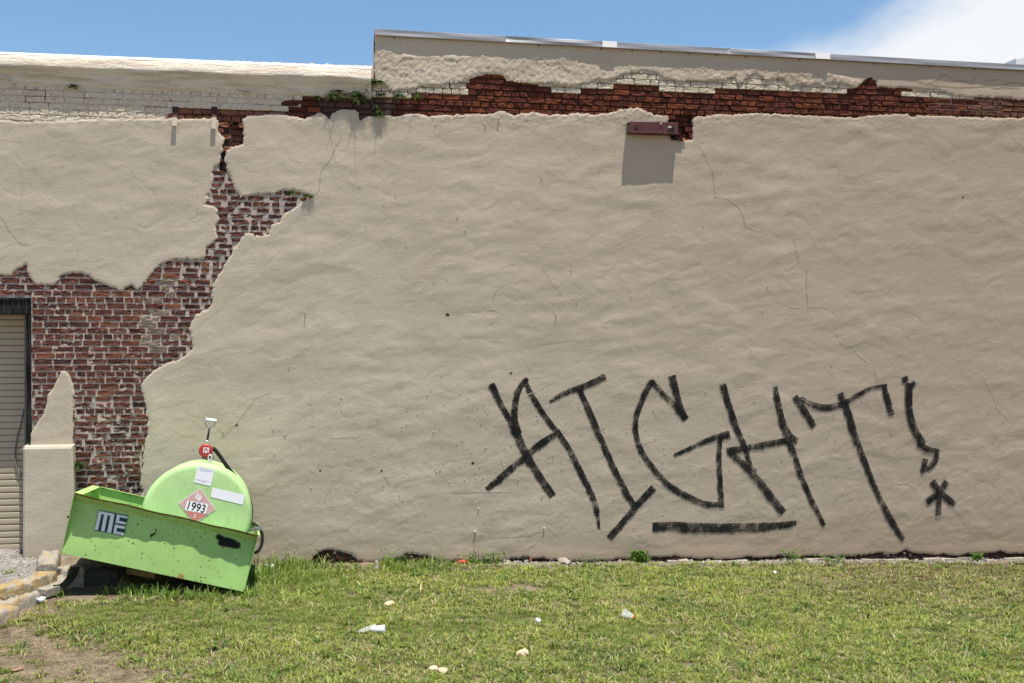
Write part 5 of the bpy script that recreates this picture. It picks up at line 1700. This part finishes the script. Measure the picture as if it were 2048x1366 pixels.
# ================================================================== GRASS
def make_grass():
    g = rng
    NT_ = 122000
    x = g.uniform(-6.2, 10.6, NT_)
    y = -g.uniform(0.0, 1.0, NT_) * 5.6

    def fields(x, y):
        z = gz_at(x, y)
        px, py = to_px(x, y, z)
        d = np.ones(len(x))

        def ell(cx, cy, rx, ry, s=1.0, soft=.5):
            q = np.hypot((px - cx) / rx, (py - cy) / ry) + .9 * perlin(x / .28, y / .28, 85) + .9 * perlin(x / .09, y / .09, 86)
            return .8 * s * sstep(q, 1 + soft * .8, 1 - soft * .8)
        lb = np.interp(py, [1100, 1185, 1200, 1235, 1262, 1285, 1310, 1340, 1380, 1500], [250, 200, 110, 75, 60, 100, 190, 260, 300, 380])
        nz = perlin(x / .5, y / .5, 80) + .5 * perlin(x / .17, y / .17, 81)
        n3 = nz + .6 * perlin(x / .1, y / .1, 87)
        d *= np.clip(sstep(px - lb + 170 * n3, -50, 90) + .5 * (n3 > .12) * (py > 1235), 0, 1)
        for e in ((250, 1347, 150, 22, .9), (190, 1310, 110, 16, .8), (150, 1285, 80, 12, .7), (1050, 1176, 60, 6, 1.1), (560, 1172, 80, 10, .7), (380, 1197, 130, 7, .75), (240, 1190, 150, 8, 1.0), (1330, 1176, 60, 6, .7),
                  (1240, 1165, 40, 6, .7), (780, 1160, 50, 6, .7), (1800, 1160, 180, 22, .45), (1980, 1200, 90, 40, .4), (1700, 1150, 120, 12, .5), (700, 1290, 60, 6, .6), (1090, 1215, 40, 6, .6), (430, 1325, 60, 9, .7),
                  (1560, 1270, 50, 6, .6), (1210, 1205, 60, 5, .7), (1200, 1350, 70, 7, .6), (1480, 1300, 60, 7, .6), (1350, 1245, 40, 5, .6), (930, 1180, 60, 5, .7), (1520, 1180, 80, 6, .6)):
            d *= 1 - np.clip(ell(*e), 0, 1)
        d *= 1 - .82 * sstep(nz + perlin(x / 1.3, y / 1.3, 82) * .8 + .9 * perlin(x / .08, y / .08, 84), .45, .9)
        wallgap = np.interp(px, [0, 480, 560, 610, 640, 740, 760, 900, 930, 2300], [.9, .5, .06, .06, .2, .2, .05, .05, .22, .22]) * (1 + .7 * perlin(x / .2, y * 0, 83))
        d *= sstep(-y, wallgap * .5, wallgap + .03)
        P3 = np.stack([x, y, z], -1) - BRP
        lx, ly = P3 @ UV_, P3 @ WV
        under = (lx > -1.9) & (lx < .03) & (ly > .01) & (ly < 1.35)
        d *= np.where(under, 0.03, 1)
        d *= np.where((px < 190) & (py < 1205), .04, 1)
        d *= (px > -330) & (px < 2620) & (py < 1440)
        moss = np.zeros(len(x))
        for cx, cy, rx, ry in ((270, 1232, 190, 24), (560, 1238, 170, 24), (690, 1205, 70, 10), (860, 1262, 120, 16), (1010, 1240, 90, 14), (450, 1262, 120, 12), (1270, 1262, 120, 12)):
            q = np.hypot((px - cx) / rx, (py - cy) / ry) + .6 * perlin(x / .3, y / .3, 88) + .4 * perlin(x / .1, y / .1, 89)
            moss = np.maximum(moss, sstep(q, 1.2, .6))
        tall = sstep(px, 470, 520) * sstep(px, 760, 560) * sstep(-y, 1.9, .35) + .8 * sstep(px, 745, 775) * sstep(px, 930, 860) * sstep(-y, .55, .2)
        tall = np.clip(tall + sstep(px, 230, 300) * sstep(px, 545, 480) * sstep(np.abs(ly + .07), .16, .05), 0, 1)
        return z, px, py, np.clip(d, 0, 1), nz, moss, tall
    z, px, py, d, nz, moss, tall = fields(x, y)
    keep = g.random(NT_) < d
    x, y, z, px, py, nz, moss, tall = (a[keep] for a in (x, y, z, px, py, nz, moss, tall))
    nt = len(x)
    # colour and size of every tuft
    pch = perlin(x / .8, y / .8, 90) + .6 * perlin(x / .25, y / .25, 91)
    green = np.array([.105, .165, .034]); lime = np.array([.335, .372, .080]); straw = np.array([.47, .41, .23]); brown = np.array([.15, .10, .06]); mossc = np.array([.150, .205, .034])
    tm = np.clip(.50 + .5 * pch + g.normal(0, .34, nt), 0, 1)
    far_r = sstep(px, 1450, 1800) * sstep(py, 1250, 1160)
    tdry = g.random(nt) < np.clip(.11 + .17 * nz + .17 * far_r, .03, .5)
    tsz = np.exp(g.normal(0, .32, nt))
    k = g.integers(6, 13, nt)
    k = k + (9 * moss).astype(int)
    broad = g.random(nt) < .035
    ti = np.repeat(np.arange(nt), k)
    n = len(ti)
    az = g.uniform(0, 2 * np.pi, n)
    rad = g.random(n) ** .6 * .022 * (1 + moss[ti])
    bx, by = x[ti] + np.cos(az) * rad, y[ti] + np.sin(az) * rad
    bz = gz_at(bx, by)
    az = az + g.normal(0, .6, n)
    tl, ms = tall[ti], moss[ti]
    h = g.uniform(.018, .050, n) * tsz[ti] * (1 + 1.35 * tl * g.uniform(.3, 1.4, n)) * (1 - .35 * ms)
    wd = g.uniform(.0036, .0088, n) * np.sqrt(tsz[ti]) * (1 - .4 * ms)
    wd = np.where(broad[ti], wd * 2.1, wd)
    lean = g.uniform(.3, 1.75, n) * (1 - .4 * tl)
    dx, dy, sx, sy = np.cos(az), np.sin(az), -np.sin(az), np.cos(az)
    V = np.zeros((n, 5, 3))
    base = np.stack([bx, by, bz - .004], -1)
    for j, (t_, wf) in enumerate(((0, .7), (.5, 1.0), (1, 0))):
        out = h * lean * t_ ** 1.5 * .8
        up = h * t_ * (1 - .33 * lean * t_)
        c = base + np.stack([dx * out, dy * out, up], -1)
        if j < 2:
            o_ = np.stack([sx * wd * wf * .5, sy * wd * wf * .5, 0 * wd], -1)
            V[:, 2 * j] = c - o_; V[:, 2 * j + 1] = c + o_
        else:
            V[:, 4] = c
    m_ = np.clip(tm[ti] + g.normal(0, .16, n), 0, 1)[:, None]
    c = green * (1 - m_) + lime * m_
    c = np.where(broad[ti][:, None], np.array([.075, .135, .030]) * g.uniform(.7, 1.5, (n, 1)), c)
    dry = tdry[ti] & (g.random(n) < .7) | (g.random(n) < .09)
    c = np.where(dry[:, None], straw * g.uniform(.6, 1.1, (n, 1)), c)
    dead = g.random(n) < (.06 + .32 * far_r + .12 * sstep(px, 360, 100))[ti]
    c = np.where(dead[:, None], brown * g.uniform(.7, 1.5, (n, 1)), c)
    c = c * (1 - ms[:, None] * .7) + mossc * g.uniform(.75, 1.25, (n, 1)) * ms[:, None] * .7
    t6 = (tl * .6)[:, None]
    c = c * (1 - t6) + (np.array([.15, .25, .045]) * g.uniform(.6, 1.35, (n, 1))) * t6
    # thatch: dry blades lying flat between the tufts and on the bare soil
    nf = 200000
    fx, fy = g.uniform(-6.2, 10.6, nf), -g.uniform(0, 1, nf) * 5.6
    fz, fpx, fpy, fd, fnz, fm, ft = fields(fx, fy)
    kp = (g.random(nf) < np.where(fpx < 420, .95, np.where(fd > .02, .28, .4))) & (fpx > -330) & (fpx < 2620) & (fpy < 1440) & ~((fpx < 190) & (fpy < 1200)) & (fy < -.04)
    fx, fy, fz = fx[kp], fy[kp], fz[kp]
    nf = len(fx)
    fa = g.uniform(0, 2 * np.pi, nf); fl = g.uniform(.015, .06, nf); fw = g.uniform(.002, .005, nf)
    F = np.zeros((nf, 5, 3))
    fdx, fdy = np.cos(fa), np.sin(fa)
    fb = np.stack([fx, fy, fz + g.uniform(.001, .010, nf)], -1)
    for j, (t_, wf) in enumerate(((0, .8), (.5, 1.0), (1, 0))):
        cc = fb + np.stack([fdx * fl * t_, fdy * fl * t_, fl * .18 * np.sin(t_ * 2.6) * g.random(nf)], -1)
        o_ = np.stack([-fdy * fw * wf * .5, fdx * fw * wf * .5, 0 * fw], -1)
        if j < 2:
            F[:, 2 * j] = cc - o_; F[:, 2 * j + 1] = cc + o_
        else:
            F[:, 4] = cc
    fc = np.where((g.random(nf) < .5)[:, None], straw * g.uniform(.45, 1.0, (nf, 1)), brown * g.uniform(.5, 1.6, (nf, 1)))
    V = np.concatenate([V, F]); c = np.concatenate([c * g.uniform(.8, 1.2, (n, 1)), fc])
    n = len(V)
    I = np.arange(n)[:, None] * 5
    T = np.concatenate([I + np.array([[0, 1, 3]]), I + np.array([[0, 3, 2]]), I + np.array([[2, 3, 4]])])
    colr = np.ones((n, 5, 4)); colr[:, :, :3] = c[:, None, :]
    o = new_mesh('grass', V.reshape(-1, 3), T, M['grass'])
    attr_color(o.data, 'col', colr.reshape(-1, 4))
    print('blades', n, 'tufts', nt)
    return tag(o, 'short weedy mown grass in front of the wall', None, kind='stuff')


make_grass()

# ================================================================== WEEDS AND FERNS
def blade(mb, p, az, L, w, bend, seg=5, droop=1.0):
    d = np.array([math.cos(az), math.sin(az), 0]); s = np.array([-math.sin(az), math.cos(az), 0])
    vs = []
    for i in range(seg + 1):
        t_ = i / seg
        c = p + d * L * bend * t_ ** 1.5 + np.array([0, 0, L * (t_ - droop * bend * .55 * t_ ** 2.4)])
        ww = w * (1 - t_ ** 2) * .5 + .0004
        vs += [c - s * ww, c + s * ww]
    mb.add(vs, [(2 * i, 2 * i + 1, 2 * i + 3, 2 * i + 2) for i in range(seg)])


def tuft(pos, n, L, w, mat, label, seed, name='grass_tuft', cat='weed', spread=.06, bend=(.2, .9), group='weeds along the wall foot', leafy=0):
    r = random.Random(seed)
    mb = MB()
    for _ in range(n):
        p = np.array(pos) + np.array([r.gauss(0, spread), -abs(r.gauss(0, spread * .5)), 0])
        blade(mb, p, r.uniform(0, 6.28) if pos[1] < -.2 else r.uniform(3.3, 6.1), L * r.uniform(.5, 1.15), w * r.uniform(.7, 1.2), r.uniform(*bend))
    for _ in range(leafy):
        p = np.array(pos) + np.array([r.gauss(0, spread), -abs(r.gauss(0, spread * .7)), r.uniform(.01, L)])
        for k in range(4):
            blade(mb, p, r.uniform(0, 6.28), .035 * r.uniform(.6, 1.4), .014, r.uniform(.5, 1.1), 3)
    o = mb.build(name, mat, fix=False)
    return tag(o, label, cat, group)


def fern(a, b, n, L, label, seed, down=.5, y=0.0, mat='fern', stalks=0):
    """a spray of little fronds rooted in a joint"""
    r = random.Random(seed)
    mb = MB()
    x, z = W(a, b, y)
    root = np.array([float(x), y, float(z)])
    for _ in range(n):
        az = r.uniform(math.pi * 1.05, math.pi * 1.95)
        LL = L * r.uniform(.6, 1.45)
        up = r.uniform(-.2, 1.0)
        d = np.array([math.cos(az) * 1.0, math.sin(az) * .33, 0])
        pts = []
        for i in range(9):
            t_ = i / 8
            pts.append(root + d * LL * t_ + np.array([0, 0, LL * (up * t_ - (down + up * .6) * t_ ** 2)]))
        for i in range(1, 9):
            c, tn = pts[i], pts[i] - pts[i - 1]
            tn = tn / np.linalg.norm(tn)
            sd = np.cross(tn, [0, 0, 1.0]); sd /= np.linalg.norm(sd) + 1e-6
            sz = LL * .24 * (1 - (i / 9) ** 1.5) + .003
            for sg in (-1, 1):
                tip = c + sd * sg * sz + tn * sz * .4 + np.array([0, 0, -sz * .2])
                mb.add([c - tn * sz * .22, c + tn * sz * .22, tip], [(0, 1, 2)])
        for i in range(8):
            mb.add([pts[i], pts[i] + np.array([0, 0, .003]), pts[i + 1]], [(0, 1, 2)])
    for q in range(stalks):
        tip = root + np.array([r.uniform(-.10, .10), -r.uniform(.09, .20), r.uniform(-.02, .06)])
        st = root + np.array([r.uniform(-.12, .12), 0, 0])
        mb.tube([st, st * .4 + tip * .6 + np.array([0, 0, .02]), tip], [.0022, .0018, .0012], 4)
    o = mb.build('wall_fern', M[mat], fix=False)
    return tag(o, label, 'fern', 'ferns growing out of the brick joints')


for i, (a, b, n, L, lab) in enumerate((
        (748, 165, 26, .15, 'fern tucked under the left coping at the parapet step, topmost of the ferns'),
        (722, 172, 16, .11, 'dark fern just left of the parapet step fern'),
        (676, 184, 20, .12, 'dark scrubby fern on the painted bricks left of the big clump'),
        (666, 193, 26, .13, 'leafy fern hanging at the left end of the red brick band'),
        (713, 193, 46, .16, 'biggest fern clump in the middle of the brick band'),
        (637, 197, 14, .10, 'small fern on the ledge at the left end of the clumps'),
        (731, 183, 14, .09, 'little fern between the biggest clump and the parapet step'),
        (765, 190, 14, .08, 'small fern on a painted brick right of the parapet step'),
        (800, 191, 26, .11, 'low fern under the coarse render right of the parapet step'),
        (834, 192, 14, .09, 'yellowish fern furthest right on the painted bricks'),
        (757, 228, 26, .10, 'fern sprouting at the lower edge of the brick band'),
        (752, 215, 10, .07, 'tiny yellowish fern in a joint below the painted bricks'),
        (145, 174, 16, .09, 'lone fern on the painted bricks of the left parapet'),
        (582, 385, 22, .08, 'fern on the mossy top edge of the brick gap'),
        (616, 392, 14, .08, 'small fern at the pointed right tip of the brick gap'))):
    fern(a, b, n, L, lab, i + 20, y=-.004, mat='fernlite' if i in (3, 9, 11, 8) else 'fern', stalks={3: 2, 4: 2, 9: 1, 10: 1, 14: 1}.get(i, 0))
fern(155, 928, 40, .12, 'weedy plant rooted between the pier and the lower bricks', 90, y=-.01)['group'] = 'weeds along the wall foot'


def foot(a, b=None, y=-.05):
    x = wx(a, 1118, y)
    return (x, y, float(gz_at(x, y)) - .005)


tuft(foot(945), 40, .15, .009, M['weed'], 'leafy weed clump with tall stalks at the wall foot, left of the orange fragment', 1, spread=.10, leafy=36)
tuft(foot(985), 36, .12, .009, M['weed'], 'spreading weed just right of the tall stalked clump', 2, spread=.075, leafy=40)
tuft(foot(947, y=-.04), 5, .30, .006, M['darkweed'], 'few tall dark stalks rising from the weed clump', 3, spread=.03, bend=(.02, .12))
tuft(foot(1012), 4, .26, .008, M['weed'], 'single leaning grass blade right of the spreading weed', 4, spread=.02, bend=(.3, .45))
tuft(foot(1278), 60, .13, .012, M['weed'], 'dense round bush at the middle of the wall foot', 5, name='weed_bush', spread=.055, leafy=150)
tuft(foot(1180), 26, .09, .008, M['weed'], 'low weed patch left of the round bush', 6, spread=.10, leafy=14)
tuft(foot(1585), 26, .14, .008, M['weed'], 'small bright weed right of the underline at the wall foot', 7, spread=.07, leafy=26)
tuft(foot(1660), 16, .07, .007, M['weed'], 'low straggly weed where the coat lifts off the footing', 8, spread=.12, leafy=26)
tuft(foot(1953), 26, .10, .008, M['weed'], 'green weed on the footing near the right end of the wall', 9, spread=.05, leafy=30)
tuft(foot(880, y=-.03), 7, .30, .005, M['weed'], 'arching grass seed stalks against the wall left of the weed clump', 10, spread=.05, bend=(.3, .8))
tuft(foot(790), 30, .20, .008, M['weed'], 'taller grass clump between the two dark gaps at the wall foot', 11, spread=.08, leafy=12)
tuft(foot(672, y=-.06), 12, .20, .006, M['darkweed'], 'thin stalks in front of the largest dark gap at the wall foot', 12, spread=.12, bend=(.05, .4))
tuft(foot(540, y=-.12), 60, .24, .008, M['weed'], 'tall grass clump by the wall right of the hose loop', 13, spread=.16, leafy=10)
tuft(foot(600, y=-.10), 60, .20, .008, M['weed'], 'tall grass clump left of the largest dark gap', 14, spread=.18, leafy=10)


def gtuft(a, b, n, L, w, mat, lab, seed, spread=.05, bend=(.3, .9), group='long grass tufts in the lawn'):
    p = G(a, b); p[2] = float(gz_at(p[0], p[1])) - .005
    return tuft(p, n, L, w, M[mat], lab, seed, spread=spread, bend=bend, group=group)


for i, (a, b, n, L, lab) in enumerate((
        (205, 1186, 16, .17, 'arching grass tuft left of the others under the tub'), (250, 1186, 22, .20, 'arching grass tuft under the middle of the tub'),
        (292, 1190, 30, .20, 'bushy grass tuft below the weld patch of the tub'), (330, 1192, 34, .17, 'dense grass tuft at the low edge of the tub'),
        (375, 1193, 34, .15, 'grass tuft hiding the lower rim of the tub, second from its right corner'), (430, 1194, 34, .11, 'grass tuft beside the right lower corner of the tub'),
        (98, 1190, 10, .26, 'tall dry grass stalks in front of the concrete slab'), (122, 1192, 14, .14, 'small grass tuft right of the white stone'),
        (103, 1150, 9, .15, 'seeding grass stalk growing between the kerb blocks'), (88, 1122, 3, .30, 'single thin stalk beside the pier foot kerb'),
        (6, 1190, 16, .10, 'little grass tuft by the long yellow kerb at the left edge'), (4, 1140, 26, .07, 'grass tuft in the gravel by the door'))):
    gtuft(a, b, n, L, .009 if n > 10 else .006, 'weed', lab, 40 + i, spread=.07 if n > 15 else .03, bend=(.1, .5) if n <= 10 else (.3, .95))
for i, (a, b, n, L, mat, lab) in enumerate((
        (1838, 1222, 26, .09, 'darkweed', 'dark rosette weed in the grass at the right'), (910, 1220, 22, .08, 'darkweed', 'dark low weed in the grass right of the white paper cup'),
        (575, 1340, 26, .10, 'weed', 'coarse grass tuft near the bottom edge, left of centre'), (1235, 1310, 20, .09, 'darkweed', 'dark grass tuft below the clear plastic cup'),
        (1365, 1260, 16, .10, 'darkweed', 'thin dark tuft right of the clear plastic cup'), (668, 1312, 18, .09, 'weed', 'light tuft below the white paper cup'),
        (212, 1256, 14, .12, 'darkweed', 'small spiky tuft on the mossy grass below the tub'), (45, 1298, 24, .08, 'weed', 'green tuft alone on the bare soil corner'),
        (1930, 1350, 26, .09, 'weed', 'coarse tuft near the bottom right corner'), (1610, 1340, 26, .09, 'weed', 'coarse tuft near the bottom edge, right of centre'))):
    gtuft(a, b, n, L, .009, mat, lab, 70 + i, spread=.05, bend=(.4, 1.1))
